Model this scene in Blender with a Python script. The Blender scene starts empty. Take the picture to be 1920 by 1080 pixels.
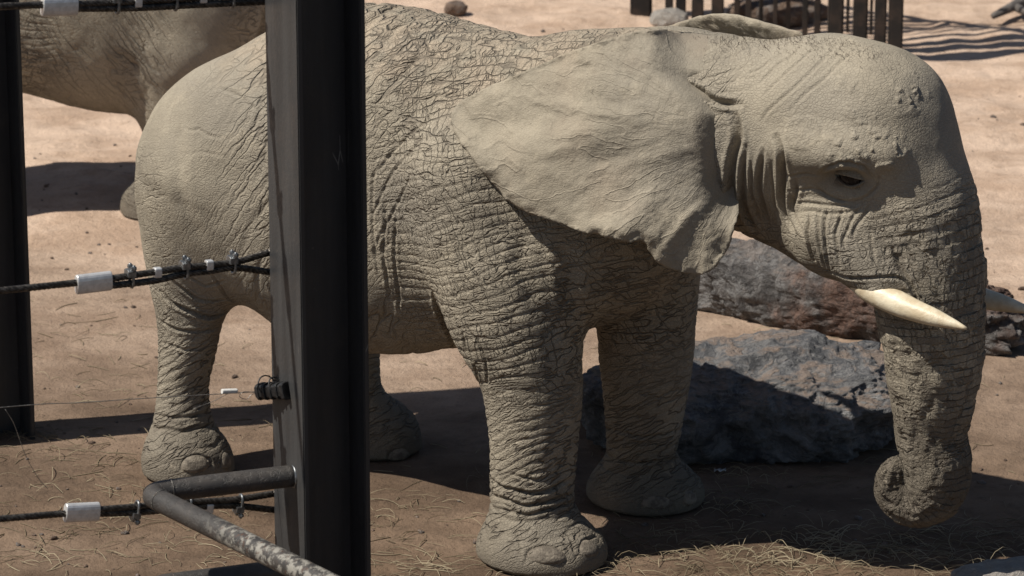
import bpy, bmesh, math, random
import numpy as np
from mathutils import Vector, Matrix, geometry
from mathutils.bvhtree import BVHTree
from mathutils.kdtree import KDTree

# ------------------------------------------------------------------ camera, sky, sun, exposure
LENS, PITCH, CAM_H = 140.0, math.radians(17.0), 5.91
FPX = 1920 * LENS / 36.0
scene = bpy.context.scene
cam_d = bpy.data.cameras.new('camera')
cam = bpy.data.objects.new('camera', cam_d)
scene.collection.objects.link(cam)
cam.location = (0, 0, CAM_H)
cam.rotation_euler = (math.radians(90) - PITCH, 0, 0)
cam_d.lens, cam_d.sensor_width = LENS, 36.0
cam_d.clip_start, cam_d.clip_end = 0.1, 2000
cam_d.dof.use_dof = True
cam_d.dof.focus_distance = 16.1
cam_d.dof.aperture_fstop = 4.8
scene.camera = cam

SUN_AZ = math.radians(75)      # from "towards the camera", turning to picture left
SUN_EL = math.radians(54)
sun_dir = Vector((-math.sin(SUN_AZ) * math.cos(SUN_EL), -math.cos(SUN_AZ) * math.cos(SUN_EL), math.sin(SUN_EL)))
world = bpy.data.worlds.new('World')
scene.world = world
world.use_nodes = True
wn = world.node_tree
sky = wn.nodes.new('ShaderNodeTexSky')
sky.sky_type = 'NISHITA'
sky.sun_disc = False
sky.sun_elevation = SUN_EL
sky.sun_rotation = math.atan2(sun_dir.x, sun_dir.y)
wn.links.new(sky.outputs[0], wn.nodes['Background'].inputs[0])
wn.nodes['Background'].inputs[1].default_value = 0.05
sun_l = bpy.data.lights.new('sun', 'SUN')
sun_l.energy, sun_l.angle, sun_l.color = 5.0, math.radians(0.53), (1.0, 0.94, 0.84)
sun_o = bpy.data.objects.new('sun', sun_l)
scene.collection.objects.link(sun_o)
sun_o.rotation_euler = (-sun_dir).to_track_quat('-Z', 'Y').to_euler()
scene.view_settings.view_transform = 'Standard'
scene.view_settings.look = 'None'
scene.view_settings.gamma = 1.0
scene.view_settings.exposure = 0.08
scene.view_settings.use_curve_mapping = False

# ------------------------------------------------------------------ pixel helpers (photo is 1920x1080)
CAM = np.array([0.0, 0.0, CAM_H])
HD = math.radians(32)
U = np.array([math.cos(HD), -math.sin(HD)])
V = np.array([math.sin(HD), math.cos(HD)])
ORG = np.array([0.33, 15.88])          # ground point between the near elephant's front feet

def ray(px, py):
    x, y = (px - 960) / FPX, (540 - py) / FPX
    return np.array([x, math.cos(PITCH) + y * math.sin(PITCH), -math.sin(PITCH) + y * math.cos(PITCH)])

def gnd(px, py, z=0.0):
    r = ray(px, py)
    return CAM + r * ((z - CAM_H) / r[2])

def at_y(px, py, Y):
    r = ray(px, py)
    return CAM + r * (Y / r[1])

def toloc(w):
    d = np.asarray(w)[:2] - ORG
    return np.array([d @ U, d @ V, w[2]])

def L(px, py, l=0.0):                  # pixel -> elephant space on the plane at lateral offset l
    r = ray(px, py)
    return toloc(CAM + r * ((l + ORG @ V) / (r[:2] @ V)))

# ------------------------------------------------------------------ numpy noise
_rs = np.random.RandomState(7)
_perm = _rs.permutation(4096)
_rv = _rs.rand(4096) * 2 - 1

def noise3(p):
    p = np.asarray(p, float)
    i = np.floor(p).astype(np.int64)
    f = p - i
    f = f * f * f * (f * (f * 6 - 15) + 10)
    r = 0
    for dx in (0, 1):
        for dy in (0, 1):
            for dz in (0, 1):
                h = _perm[(i[:, 0] + dx) & 4095]
                h = _perm[(h + i[:, 1] + dy) & 4095]
                h = _perm[(h + i[:, 2] + dz) & 4095]
                w = (f[:, 0] if dx else 1 - f[:, 0]) * (f[:, 1] if dy else 1 - f[:, 1]) * (f[:, 2] if dz else 1 - f[:, 2])
                r = r + w * _rv[h]
    return r

def fbm(p, octs=4, gain=0.5, ridged=False):
    r, a = 0, 1.0
    p = np.asarray(p, float)
    for o in range(octs):
        n = noise3(p * 2 ** o + 17.3 * o)
        r = r + a * ((1 - 2 * np.abs(n)) if ridged else n)
        a *= gain
    return r

def sstep(a, b, x):
    t = np.clip((x - a) / (b - a), 0, 1)
    return t * t * (3 - 2 * t)

# ------------------------------------------------------------------ mesh helpers
COL = scene.collection

def empty(name, loc=(0, 0, 0), rz=0.0):
    o = bpy.data.objects.new(name, None)
    COL.objects.link(o)
    o.location = loc
    o.rotation_euler = (0, 0, rz)
    return o

def tag(o, label=None, cat=None, group=None, kind=None):
    for k, v in (('label', label), ('category', cat), ('group', group), ('kind', kind)):
        if v:
            o[k] = v
    return o

def mesh_obj(name, verts, faces, mat, parent=None, smooth=True):
    me = bpy.data.meshes.new(name)
    me.from_pydata([tuple(map(float, v)) for v in verts], [], [tuple(map(int, f)) for f in faces])
    if smooth:
        me.shade_smooth()
    if mat:
        me.materials.append(mat)
    o = bpy.data.objects.new(name, me)
    COL.objects.link(o)
    o.parent = parent
    return o

def bm_obj(name, bm, mat, parent=None, smooth=False):
    me = bpy.data.meshes.new(name)
    bmesh.ops.recalc_face_normals(bm, faces=bm.faces[:])
    bm.to_mesh(me)
    bm.free()
    if smooth:
        me.shade_smooth()
    me.materials.append(mat)
    o = bpy.data.objects.new(name, me)
    COL.objects.link(o)
    o.parent = parent
    return o

def tube(pts, rad, sides=8, caps=True):
    """verts, faces of a tube along pts (rad a number or a list)"""
    pts = np.asarray(pts, float)
    n = len(pts)
    rad = np.full(n, rad) if np.isscalar(rad) else np.asarray(rad, float)
    tan = np.gradient(pts, axis=0)
    tan /= np.linalg.norm(tan, axis=1)[:, None]
    ref = np.array([0, 0, 1.0]) if abs(tan[0][2]) < .9 else np.array([1.0, 0, 0])
    vs, fs = [], []
    nx = np.cross(tan[0], ref)
    nx /= np.linalg.norm(nx)
    for i in range(n):
        nx = nx - tan[i] * (nx @ tan[i])
        nx /= np.linalg.norm(nx)
        ny = np.cross(tan[i], nx)
        for k in range(sides):
            a = 2 * math.pi * k / sides
            vs.append(pts[i] + rad[i] * (math.cos(a) * nx + math.sin(a) * ny))
    for i in range(n - 1):
        for k in range(sides):
            k2 = (k + 1) % sides
            fs.append((i * sides + k, i * sides + k2, (i + 1) * sides + k2, (i + 1) * sides + k))
    if caps:
        fs.append(tuple(range(sides))[::-1])
        fs.append(tuple((n - 1) * sides + k for k in range(sides)))
    return vs, fs

def merge(parts):
    vs, fs = [], []
    for v, f in parts:
        o = len(vs)
        vs += list(v)
        fs += [tuple(i + o for i in q) for q in f]
    return vs, fs

def catmull(pts, n):
    pts = np.asarray(pts, float)
    p = np.vstack([2 * pts[0] - pts[1], pts, 2 * pts[-1] - pts[-2]])
    out = []
    for i in range(1, len(p) - 2):
        for t in np.linspace(0, 1, n, endpoint=False):
            a, b, c, d = p[i - 1], p[i], p[i + 1], p[i + 2]
            out.append(.5 * (2 * b + (c - a) * t + (2 * a - 5 * b + 4 * c - d) * t * t + (3 * b - a - 3 * c + d) * t ** 3))
    out.append(pts[-1])
    return np.array(out)

# ------------------------------------------------------------------ node helpers
def new_mat(name):
    m = bpy.data.materials.new(name)
    m.use_nodes = True
    nt = m.node_tree
    b = nt.nodes['Principled BSDF']
    return m, nt, b

class N:
    """small node-graph writer"""
    def __init__(s, nt):
        s.nt = nt
    def n(s, t, **kw):
        d = s.nt.nodes.new(t)
        for k, v in kw.items():
            setattr(d, k, v)
        return d
    def put(s, sock, v):
        if hasattr(v, 'is_linked') or isinstance(v, bpy.types.NodeSocket):
            s.nt.links.new(v, sock)
        else:
            sock.default_value = v
    def math(s, op, a, b=0.0, c=None, clamp=False):
        d = s.n('ShaderNodeMath', operation=op, use_clamp=clamp)
        s.put(d.inputs[0], a)
        s.put(d.inputs[1], b)
        if c is not None:
            s.put(d.inputs[2], c)
        return d.outputs[0]
    def vmath(s, op, a, b=(0, 0, 0)):
        d = s.n('ShaderNodeVectorMath', operation=op)
        s.put(d.inputs[0], a)
        s.put(d.inputs[1], b)
        return d.outputs[0]
    def mapr(s, v, a, b, c=0.0, d=1.0, smooth=True):
        m = s.n('ShaderNodeMapRange', interpolation_type='SMOOTHSTEP' if smooth else 'LINEAR')
        for i, x in enumerate((v, a, b, c, d)):
            s.put(m.inputs[i], x)
        return m.outputs[0]
    def mix(s, f, a, b):
        m = s.n('ShaderNodeMix', data_type='RGBA')
        s.put(m.inputs[0], f)
        for i, x in ((6, a), (7, b)):
            s.put(m.inputs[i], x if not isinstance(x, tuple) else (*x, 1.0)[:4])
        return m.outputs[2]
    def noise(s, vec, scale, detail=4.0, rough=0.55, out=0):
        d = s.n('ShaderNodeTexNoise')
        s.put(d.inputs['Vector'], vec)
        d.inputs['Scale'].default_value = scale
        d.inputs['Detail'].default_value = detail
        d.inputs['Roughness'].default_value = rough
        return d.outputs[out]
    def voro(s, vec, scale=1.0, feature='DISTANCE_TO_EDGE', rnd=1.0):
        d = s.n('ShaderNodeTexVoronoi', feature=feature)
        s.put(d.inputs['Vector'], vec)
        d.inputs['Scale'].default_value = scale
        d.inputs['Randomness'].default_value = rnd
        return d.outputs['Distance']
    def attr(s, name, out='Fac'):
        d = s.n('ShaderNodeAttribute', attribute_name=name)
        return d.outputs[out]
    def mapping(s, vec, rot=(0, 0, 0), scale=(1, 1, 1)):
        d = s.n('ShaderNodeMapping')
        s.put(d.inputs['Vector'], vec)
        d.inputs['Rotation'].default_value = rot
        d.inputs['Scale'].default_value = scale
        return d.outputs[0]
    def bump(s, h, normal=None, dist=1.0, strength=1.0):
        d = s.n('ShaderNodeBump')
        d.inputs['Distance'].default_value = dist
        d.inputs['Strength'].default_value = strength
        s.put(d.inputs['Height'], h)
        if normal is not None:
            s.put(d.inputs['Normal'], normal)
        return d.outputs[0]
    def obj(s):
        return s.n('ShaderNodeTexCoord').outputs['Object']
# ------------------------------------------------------------------ materials
def skin_material(name, ear=False):
    m, nt, b = new_mat(name)
    g = N(nt)
    P = g.obj()
    warp = g.vmath('SUBTRACT', g.noise(P, 5.0, 3.0, out=1), (.5, .5, .5))
    Pw = g.vmath('ADD', P, g.vmath('MULTIPLY', warp, (.05, .05, .05)))
    warp2 = g.vmath('SUBTRACT', g.noise(P, 26.0, 2.0, out=1), (.5, .5, .5))
    Pw = g.vmath('ADD', Pw, g.vmath('MULTIPLY', warp2, (.016, .016, .016)))
    def lines(vec, rot, scale, width):
        d = g.voro(g.mapping(g.mapping(vec, rot), scale=scale))
        return g.math('SUBTRACT', 1.0, g.mapr(d, 0.0, width))
    def rlines(vec, rot, scale, width, detail=1.0):
        """long wandering lines: the level set of a stretched noise"""
        d = g.noise(g.mapping(g.mapping(vec, rot), scale=scale), 1.0, detail, .5)
        d = g.math('ABSOLUTE', g.math('SUBTRACT', d, .5))
        return g.math('SUBTRACT', 1.0, g.mapr(d, 0.0, width))
    fine = lines(Pw, (0, .4, 0), (62, 62, 85), .16)
    grain = g.noise(P, 210.0, 3.0, .65)
    blotch = g.noise(P, 3.2, 5.0, .6)
    patch = g.noise(P, 9.0, 4.0, .65)
    big = g.noise(P, 1.3, 2.0)
    if not ear:
        w_h, w_d, w_l, w_t = g.attr('w_h'), g.attr('w_d'), g.attr('w_l'), g.attr('w_t')
        A = g.math('MULTIPLY', rlines(Pw, (0, .22, 0), (5.5, 9, 34), .045), w_h)
        A2 = g.math('MULTIPLY', rlines(Pw, (0, -1.15, 0), (9, 12, 30), .035), g.math('MULTIPLY', w_h, .7))
        B = g.math('MULTIPLY', rlines(Pw, (0, .95, 0), (3.0, 8, 21), .060), w_d)
        B2 = g.math('MULTIPLY', rlines(Pw, (0, .10, 0), (9, 9, 24), .030), g.math('MULTIPLY', w_d, .6))
        A2 = g.math('MAXIMUM', A2, B2)
        C = g.math('MULTIPLY', rlines(Pw, (0, .55, 0), (6, 10, 42), .055), w_l)
        tv = g.attr('trunk_uv', 'Vector')
        st = g.n('ShaderNodeSeparateXYZ')
        nt.links.new(tv, st.inputs[0])
        blockw = g.mapr(st.outputs[0], .55, .95, .70, .25)
        tw = g.vmath('ADD', tv, g.vmath('ADD', g.vmath('MULTIPLY', warp2, (.020, .026, .0)), g.vmath('MULTIPLY', warp, (.05, .08, 0))))
        D = g.math('MULTIPLY', lines(tw, (0, 0, .06), (46, 24, 1), .10), g.math('MULTIPLY', w_t, blockw))
        D2 = g.math('MULTIPLY', rlines(tw, (0, 0, .1), (44, 3.2, 1), .075), g.math('MULTIPLY', w_t, .9))
        cr = g.math('MAXIMUM', g.math('MAXIMUM', A, g.math('MAXIMUM', B, A2)), g.math('MAXIMUM', C, g.math('MAXIMUM', D, D2)))
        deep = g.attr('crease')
        soft = g.attr('w_f')
        h = g.math('MULTIPLY', cr, -.013)
        h = g.math('ADD', h, g.math('MULTIPLY', g.math('MULTIPLY', fine, soft), -.0022))
        h = g.math('ADD', h, g.math('MULTIPLY', grain, .0016))
        h = g.math('ADD', h, g.math('MULTIPLY', patch, .006))
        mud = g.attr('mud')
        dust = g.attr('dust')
        dark = g.math('MAXIMUM', g.math('MULTIPLY', cr, .74), g.math('MULTIPLY', deep, .6))  # deep creases and eye hollow: recess shade painted as darker skin
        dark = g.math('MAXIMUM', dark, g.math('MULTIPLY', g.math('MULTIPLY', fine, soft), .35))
    else:
        # sheet of the ear: ripples that fan out from the root, veins, grain
        ev = g.attr('ear_uv', 'Vector')
        evw = g.vmath('ADD', ev, g.vmath('MULTIPLY', warp, (.10, .10, 0)))
        sx = g.n('ShaderNodeSeparateXYZ')
        nt.links.new(ev, sx.inputs[0])
        away = g.mapr(sx.outputs[0], .22, .55)
        vein = g.math('MULTIPLY', rlines(evw, (0, 0, .12), (3.0, 15, 1), .022), away)
        rip = g.noise(g.mapping(evw, scale=(2.6, 10, 1)), 1.0, 3.0, .5)
        h = g.math('MULTIPLY', vein, .0016)
        h = g.math('ADD', h, g.math('MULTIPLY', g.math('MULTIPLY', rip, away), .022))
        h = g.math('ADD', h, g.math('MULTIPLY', patch, .003))
        h = g.math('ADD', h, g.math('MULTIPLY', grain, .0015))
        h = g.math('ADD', h, g.math('MULTIPLY', fine, -.0006))
        wart = g.mapr(g.voro(P, 55.0, 'F1'), .08, .25, 1.0, 0.0)
        wart = g.math('MULTIPLY', wart, g.mapr(g.noise(P, 7.0, 2.0), .60, .68))
        h = g.math('ADD', h, g.math('MULTIPLY', wart, .0015))
        dark = g.math('MULTIPLY', fine, .12)
        mud = None
        dust = None
    col = g.mix(g.mapr(blotch, .35, .65), (.295, .260, .203), (.395, .348, .270))
    col = g.mix(g.math('MULTIPLY', g.mapr(big, .45, .65), .45), col, (.275, .252, .218))
    col = g.mix(g.math('MULTIPLY', g.mapr(patch, .56, .70), .40), col, (.46, .40, .305))
    if dust is not None:
        col = g.mix(g.math('MULTIPLY', dust, g.mapr(patch, .30, .62)), col, (.43, .352, .265))
    if ear:
        col = g.mix(g.math('MULTIPLY', g.mapr(g.noise(P, 2.4, 2.0), .5, .7), .35), col, (.36, .28, .21))
    if mud is not None:
        col = g.mix(g.math('MULTIPLY', mud, g.mapr(blotch, .25, .6, .55, 1.0)), col, (.088, .073, .056))
    spot = g.noise(P, 46.0, 4.0, .7)
    col = g.mix(g.math('MULTIPLY', g.mapr(spot, .56, .68), .30), col, (.19, .16, .122))
    col = g.mix(g.math('MULTIPLY', g.mapr(g.noise(P, 19.0, 5.0, .7), .58, .70), .32), col, (.50, .435, .335))
    col = g.mix(g.math('MULTIPLY', g.mapr(grain, .3, .75), .22), col, (.20, .175, .14))
    col = g.mix(dark, col, (.135, .114, .092))     # bare skin in the cracks, plus crease shade put into the colour
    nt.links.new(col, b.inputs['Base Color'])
    b.inputs['Roughness'].default_value = .88
    b.inputs['Specular IOR Level'].default_value = .22
    nt.links.new(g.bump(h), b.inputs['Normal'])
    return m

def simple_mat(name, ca, cb, scale=12.0, rough=.6, metal=0.0, bump=.0, spec=.5, lo=.4, hi=.62):
    m, nt, b = new_mat(name)
    g = N(nt)
    P = g.obj()
    n = g.noise(P, scale, 6.0, .62)
    nt.links.new(g.mix(g.mapr(n, lo, hi), ca, cb), b.inputs['Base Color'])
    b.inputs['Roughness'].default_value = rough
    b.inputs['Metallic'].default_value = metal
    b.inputs['Specular IOR Level'].default_value = spec
    if bump:
        nt.links.new(g.bump(g.math('MULTIPLY', g.noise(P, scale * 4, 5.0, .65), bump)), b.inputs['Normal'])
    return m

def paint_material(name, worn=.5):
    m, nt, b = new_mat(name)
    g = N(nt)
    P = g.obj()
    n1 = g.noise(P, 6.0, 6.0, .7)
    streak = g.noise(g.mapping(P, scale=(16, 16, 1.2)), 1.0, 4.0, .6)
    scr = g.math('MULTIPLY', g.mapr(g.voro(g.mapping(P, (.5, .3, .2), (9, 9, 2.0))), .0, .012, 1.0, 0.0), g.mapr(g.noise(P, 4.0), .62, .68))
    chip = g.math('MULTIPLY', g.mapr(g.noise(P, 22.0, 5.0, .7), .66, .70), g.mapr(n1, .50, .62))
    col = g.mix(g.mapr(streak, .35, .7), (.031, .032, .034), (.047, .048, .050))
    col = g.mix(g.math('MULTIPLY', g.mapr(n1, .5, .75), .5), col, (.062, .054, .046))
    col = g.mix(g.math('MULTIPLY', chip, worn), col, (.20, .165, .13))
    col = g.mix(g.math('MULTIPLY', scr, .8), col, (.30, .29, .27))
    nt.links.new(col, b.inputs['Base Color'])
    b.inputs['Specular IOR Level'].default_value = .45
    nt.links.new(g.mapr(n1, .3, .7, .42, .62), b.inputs['Roughness'])
    nt.links.new(g.bump(g.math('MULTIPLY', g.noise(P, 60.0, 4.0), .0012)), b.inputs['Normal'])
    return m

def pipe_material():
    m, nt, b = new_mat('worn_pipe_paint')
    g = N(nt)
    P = g.obj()
    n1 = g.noise(P, 7.0, 6.0, .7)
    worn = g.attr('worn')
    flake = g.mapr(g.noise(P, 26.0, 6.0, .7), .46, .56)
    w = g.math('MULTIPLY', worn, flake)
    col = g.mix(g.mapr(n1, .4, .65), (.040, .037, .035), (.066, .058, .052))
    col = g.mix(w, col, (.27, .255, .225))
    col = g.mix(g.math('MULTIPLY', worn, g.mapr(g.noise(P, 40.0, 5.0, .7), .56, .66)), col, (.085, .042, .026))
    nt.links.new(col, b.inputs['Base Color'])
    b.inputs['Roughness'].default_value = .5
    nt.links.new(g.bump(g.math('MULTIPLY', flake, -.0012)), b.inputs['Normal'])
    return m

def ground_material():
    m, nt, b = new_mat('sandy_soil')
    g = N(nt)
    P = g.obj()
    n0 = g.noise(g.mapping(P, scale=(.35, .6, 1)), 1.0, 5.0, .6)
    n1 = g.noise(g.mapping(P, scale=(1.6, 2.2, 1)), 1.0, 7.0, .66)
    n2 = g.noise(P, 9.0, 6.0, .68)
    n3 = g.noise(P, 70.0, 4.0, .7)
    y = g.n('ShaderNodeSeparateXYZ')
    nt.links.new(P, y.inputs[0])
    yy = g.math('ADD', y.outputs[1], g.math('MULTIPLY', g.math('SUBTRACT', n0, .5), 7.0))
    dry = g.mapr(yy, 15.2, 21.5)
    sand = g.mix(g.mapr(n1, .36, .62), (.44, .315, .232), (.60, .455, .352))
    sand = g.mix(g.math('MULTIPLY', g.mapr(n2, .52, .72), .5), sand, (.30, .205, .145))
    soil = g.mix(g.mapr(n1, .36, .64), (.092, .062, .042), (.165, .112, .075))
    soil = g.mix(g.math('MULTIPLY', g.mapr(n2, .48, .70), .6), soil, (.068, .048, .034))
    col = g.mix(dry, soil, sand)
    col = g.mix(g.math('MULTIPLY', g.mapr(n3, .52, .72), .35), col, (.10, .072, .05))
    nt.links.new(col, b.inputs['Base Color'])
    b.inputs['Roughness'].default_value = .95
    b.inputs['Specular IOR Level'].default_value = .15
    h = g.math('ADD', g.math('MULTIPLY', n2, .028), g.math('MULTIPLY', n3, .007))
    nt.links.new(g.bump(h), b.inputs['Normal'])
    return m

def rock_material(name, base, hi, soil=(.27, .18, .12), rust=0.0, dust=.6):
    m, nt, b = new_mat(name)
    g = N(nt)
    P = g.obj()
    w = g.vmath('MULTIPLY', g.vmath('SUBTRACT', g.noise(P, 3.0, 4.0, out=1), (.5, .5, .5)), (.5, .5, .5))
    Pw = g.vmath('ADD', P, w)
    n1 = g.noise(Pw, 5.0, 8.0, .68)
    n2 = g.noise(g.mapping(Pw, (.3, .5, .2), (5, 5, 16)), 1.0, 7.0, .7)
    n3 = g.noise(P, 55.0, 5.0, .7)
    vein = g.mapr(g.math('ABSOLUTE', g.math('SUBTRACT', g.noise(Pw, 4.0, 8.0, .72), .5)), .0, .045, 1.0, 0.0)
    col = g.mix(g.mapr(n1, .36, .62), base, hi)
    col = g.mix(g.math('MULTIPLY', g.mapr(n2, .5, .68), .6), col, tuple(c * .45 for c in base))
    col = g.mix(g.math('MULTIPLY', vein, .5), col, (.30, .295, .29))
    col = g.mix(g.math('MULTIPLY', g.mapr(n3, .55, .72), .45), col, (.27, .26, .25))
    if rust:
        r = g.mapr(g.noise(P, 2.3, 4.0, .6), .46, .60)
        col = g.mix(g.math('MULTIPLY', r, rust), col, g.mix(g.mapr(n3, .4, .6), (.10, .052, .036), (.20, .105, .07)))
    geo = g.n('ShaderNodeNewGeometry')
    sep = g.n('ShaderNodeSeparateXYZ')
    nt.links.new(geo.outputs['Normal'], sep.inputs[0])
    up = g.mapr(sep.outputs[2], .55, .92)
    d = g.math('MULTIPLY', g.math('MULTIPLY', up, g.mapr(n1, .44, .56)), dust)
    col = g.mix(d, col, soil)
    nt.links.new(col, b.inputs['Base Color'])
    b.inputs['Roughness'].default_value = .85
    h = g.math('ADD', g.math('MULTIPLY', n1, .09), g.math('ADD', g.math('MULTIPLY', n2, .045), g.math('MULTIPLY', n3, .012)))
    nt.links.new(g.bump(h), b.inputs['Normal'])
    return m

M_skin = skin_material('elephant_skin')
M_ear = skin_material('elephant_ear_skin', True)
M_ground = ground_material()
M_paint = paint_material('black_steel_paint')
M_bar = simple_mat('dark_bar_steel', (.014, .013, .013), (.045, .032, .026), 7.0, .65)
M_pipe = pipe_material()
M_rope = simple_mat('greasy_steel_rope', (.045, .040, .036), (.13, .118, .105), 60.0, .42, .75)
M_alu = simple_mat('aluminium_sleeve', (.66, .66, .66), (.80, .80, .80), 40.0, .45, .55, .0006)
M_zinc = simple_mat('zinc_clip', (.16, .17, .18), (.30, .31, .32), 70.0, .38, .8)
M_plastic = simple_mat('black_plastic', (.010, .010, .011), (.022, .021, .021), 40.0, .45)
M_white = simple_mat('white_plastic', (.62, .61, .58), (.75, .74, .72), 40.0, .5)
M_wire = simple_mat('thin_wire', (.20, .19, .18), (.36, .34, .31), 50.0, .4, .6)
M_ivory = simple_mat('ivory', (.58, .48, .33), (.74, .66, .50), 9.0, .42, 0, .003)
M_nail = simple_mat('toenail', (.12, .10, .078), (.24, .205, .16), 28.0, .75, 0, .006)
M_eye = simple_mat('eyeball', (.010, .007, .005), (.022, .014, .009), 30.0, .12)
M_hair = simple_mat('dark_hair', (.05, .036, .027), (.11, .08, .06), 30.0, .7)
M_scab = simple_mat('pale_scab', (.33, .29, .23), (.46, .41, .33), 90.0, .95, 0, .006)
M_rock = rock_material('dark_rock', (.085, .087, .094), (.25, .25, .255))
M_log = rock_material('banded_rock', (.065, .060, .060), (.17, .16, .155), rust=.75, dust=.25)
M_brown = rock_material('brown_rock', (.13, .085, .06), (.22, .15, .11), dust=.3)
M_grey = rock_material('grey_rock', (.20, .19, .18), (.32, .31, .29), dust=.2)
M_pale = rock_material('pale_stone', (.34, .31, .28), (.46, .43, .39), dust=.2)
M_straw = simple_mat('straw', (.17, .13, .078), (.36, .30, .20), 1.7, .7)
M_glass = simple_mat('milky_plastic', (.55, .56, .56), (.8, .8, .8), 60.0, .15)
# ------------------------------------------------------------------ trunk and leg lines of the near elephant (traced)
MM = 0.00211        # metres per photo pixel at the near elephant
TRUNK = [(1690, 300, .235), (1722, 400, .235), (1738, 500, .222), (1746, 590, .208), (1750, 670, .190), (1750, 745, .166),
         (1747, 815, .142), (1758, 872, .134), (1752, 922, .118), (1712, 938, .102), (1686, 916, .088), (1684, 886, .064), (1692, 864, .044)]
T_PTS = np.array([L(x, y, 0.0) for x, y, r in TRUNK])
T_RAD = [r for x, y, r in TRUNK]
# the tip of the trunk folds a little to the near side, so the curl reads as a spiral
T_PTS[-4:, 1] += np.array([-.01, -.03, -.06, -.075])

def leg(px_pts, lat0, lat1):
    n = len(px_pts)
    return (np.array([L(x, y, lat0 + (lat1 - lat0) * i / (n - 1)) for i, (x, y, r) in enumerate(px_pts)]), [r * MM for x, y, r in px_pts])

LEGS = dict(
    nf=leg([(905, 330, 150), (925, 430, 148), (945, 510, 142), (970, 600, 128), (994, 690, 104), (1000, 790, 92), (998, 880, 84), (998, 950, 84), (1000, 1000, 92)], -.30, -.42),
    ff=leg([(1205, 480, 120), (1212, 600, 104), (1210, 700, 92), (1207, 790, 80), (1203, 850, 72), (1200, 900, 82)], .32, .40),
    nh=leg([(395, 330, 150), (372, 420, 118), (358, 500, 90), (356, 580, 72), (350, 650, 62), (344, 720, 56), (344, 790, 62), (344, 850, 74)], -.24, -.36),
    fh=leg([(600, 420, 120), (640, 540, 90), (655, 640, 66), (668, 720, 55), (690, 790, 58), (700, 840, 74)], .24, .34))
FEET = dict(nf=((1008, 1022), -.43, .285, .25), ff=((1203, 928), .41, .262, .24), nh=((347, 868), -.37, .20, .20), fh=((706, 852), .35, .19, .19))

def foot_c(k):
    (x, y), l, a, b = FEET[k]
    c = L(x, y, l)
    return np.array([c[0], c[1], 0.0])
# ------------------------------------------------------------------ ground
E2 = (-3.03, 21.0)                    # where the second elephant stands (its heading is straight to picture left)

def to_world(loc):
    q = ORG + U * loc[0] + V * loc[1]
    return np.array([q[0], q[1], loc[2]])

FLATS = []
for _k in FEET:
    _c = foot_c(_k)
    _w = to_world(_c)
    FLATS.append((_w[0], _w[1], .42))
    FLATS.append((E2[0] - _c[0] * .82, E2[1] - _c[1] * .82, .42))

def ground_z(x, y):
    p = np.column_stack([x, y, np.zeros_like(x)])
    near = 1 - sstep(30, 60, y)
    z = .030 * fbm(p * [.5, .9, 1], 3) + .016 * fbm(p * [1.8, 3.4, 1] + 9, 3) + .008 * fbm(p * [6, 9, 1] + 3, 3)
    far = sstep(18.5, 22, y)
    z = z * (.35 + .9 * far)
    # the feet of both elephants press the soil flat
    for fx, fy, r in FLATS:
        w = np.exp(-(((x - fx) ** 2 + (y - fy) ** 2) / (r * r)) ** 2)
        z = z * (1 - w) - .004 * w
    return z * near


ys = [2.0, 6.0, 9.0, 11.5, 13.0, 14.0]
yv = 14.6
while yv < 34:
    ys.append(yv)
    yv += .018 * (yv / 14.6) ** 2.0
while yv < 900:
    ys.append(yv)
    yv *= 1.06
ys = np.array(ys)
xs = np.concatenate([-np.geomspace(900, 4.6, 26), np.arange(-4.5, 4.5, .024), np.geomspace(4.55, 900, 26)])
GX, GY = np.meshgrid(xs, ys)
gz = ground_z(GX.ravel(), GY.ravel())
nX, nY = len(xs), len(ys)
ii = np.arange(nX * nY).reshape(nY, nX)
gf = np.stack([ii[:-1, :-1], ii[:-1, 1:], ii[1:, 1:], ii[1:, :-1]], -1).reshape(-1, 4)
gme = bpy.data.meshes.new('ground')
gme.vertices.add(nX * nY)
gme.vertices.foreach_set('co', np.column_stack([GX.ravel(), GY.ravel(), gz]).astype(np.float32).ravel())
gme.loops.add(len(gf) * 4)
gme.loops.foreach_set('vertex_index', gf.astype(np.int32).ravel())
gme.polygons.add(len(gf))
gme.polygons.foreach_set('loop_start', (np.arange(len(gf)) * 4).astype(np.int32))
gme.update(calc_edges=True)
gme.validate()
gme.shade_smooth()
gme.materials.append(M_ground)
ground = bpy.data.objects.new('ground', gme)
COL.objects.link(ground)
tag(ground, kind='structure')

def gz1(x, y):
    return float(ground_z(np.array([float(x)]), np.array([float(y)]))[0])
# ------------------------------------------------------------------ elephant: implicit body -> quad mesh
def smin(a, b, k):
    h = np.clip(.5 + .5 * (b - a) / k, 0, 1)
    return b * (1 - h) + a * h - k * h * (1 - h)

def smax(a, b, k):
    return -smin(-a, -b, k)

def f_ell(p, c, r):
    q = (p - c) / r
    k0 = np.linalg.norm(q, axis=1)
    k1 = np.linalg.norm(q / r, axis=1) + 1e-9
    return k0 * (k0 - 1) / k1

def f_chain(p, pts, rad, n=6, flat=1.0):
    """tapered tube through pts; returns distance and arc length of the nearest point"""
    c = catmull(np.column_stack([np.asarray(pts, float), rad]), n)
    best = np.full(len(p), 1e9)
    tt = np.zeros(len(p))
    acc = 0
    for a, b in zip(c[:-1], c[1:]):
        d = b[:3] - a[:3]
        ll = d @ d
        h = np.clip((p - a[:3]) @ d / ll, 0, 1)
        q = p - a[:3] - h[:, None] * d
        q[:, 1] /= flat
        dist = np.sqrt((q * q).sum(1)) - (a[3] + (b[3] - a[3]) * h)
        m = dist < best
        best[m] = dist[m]
        tt[m] = acc + h[m] * math.sqrt(ll)
        acc += math.sqrt(ll)
    return best, tt

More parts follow.
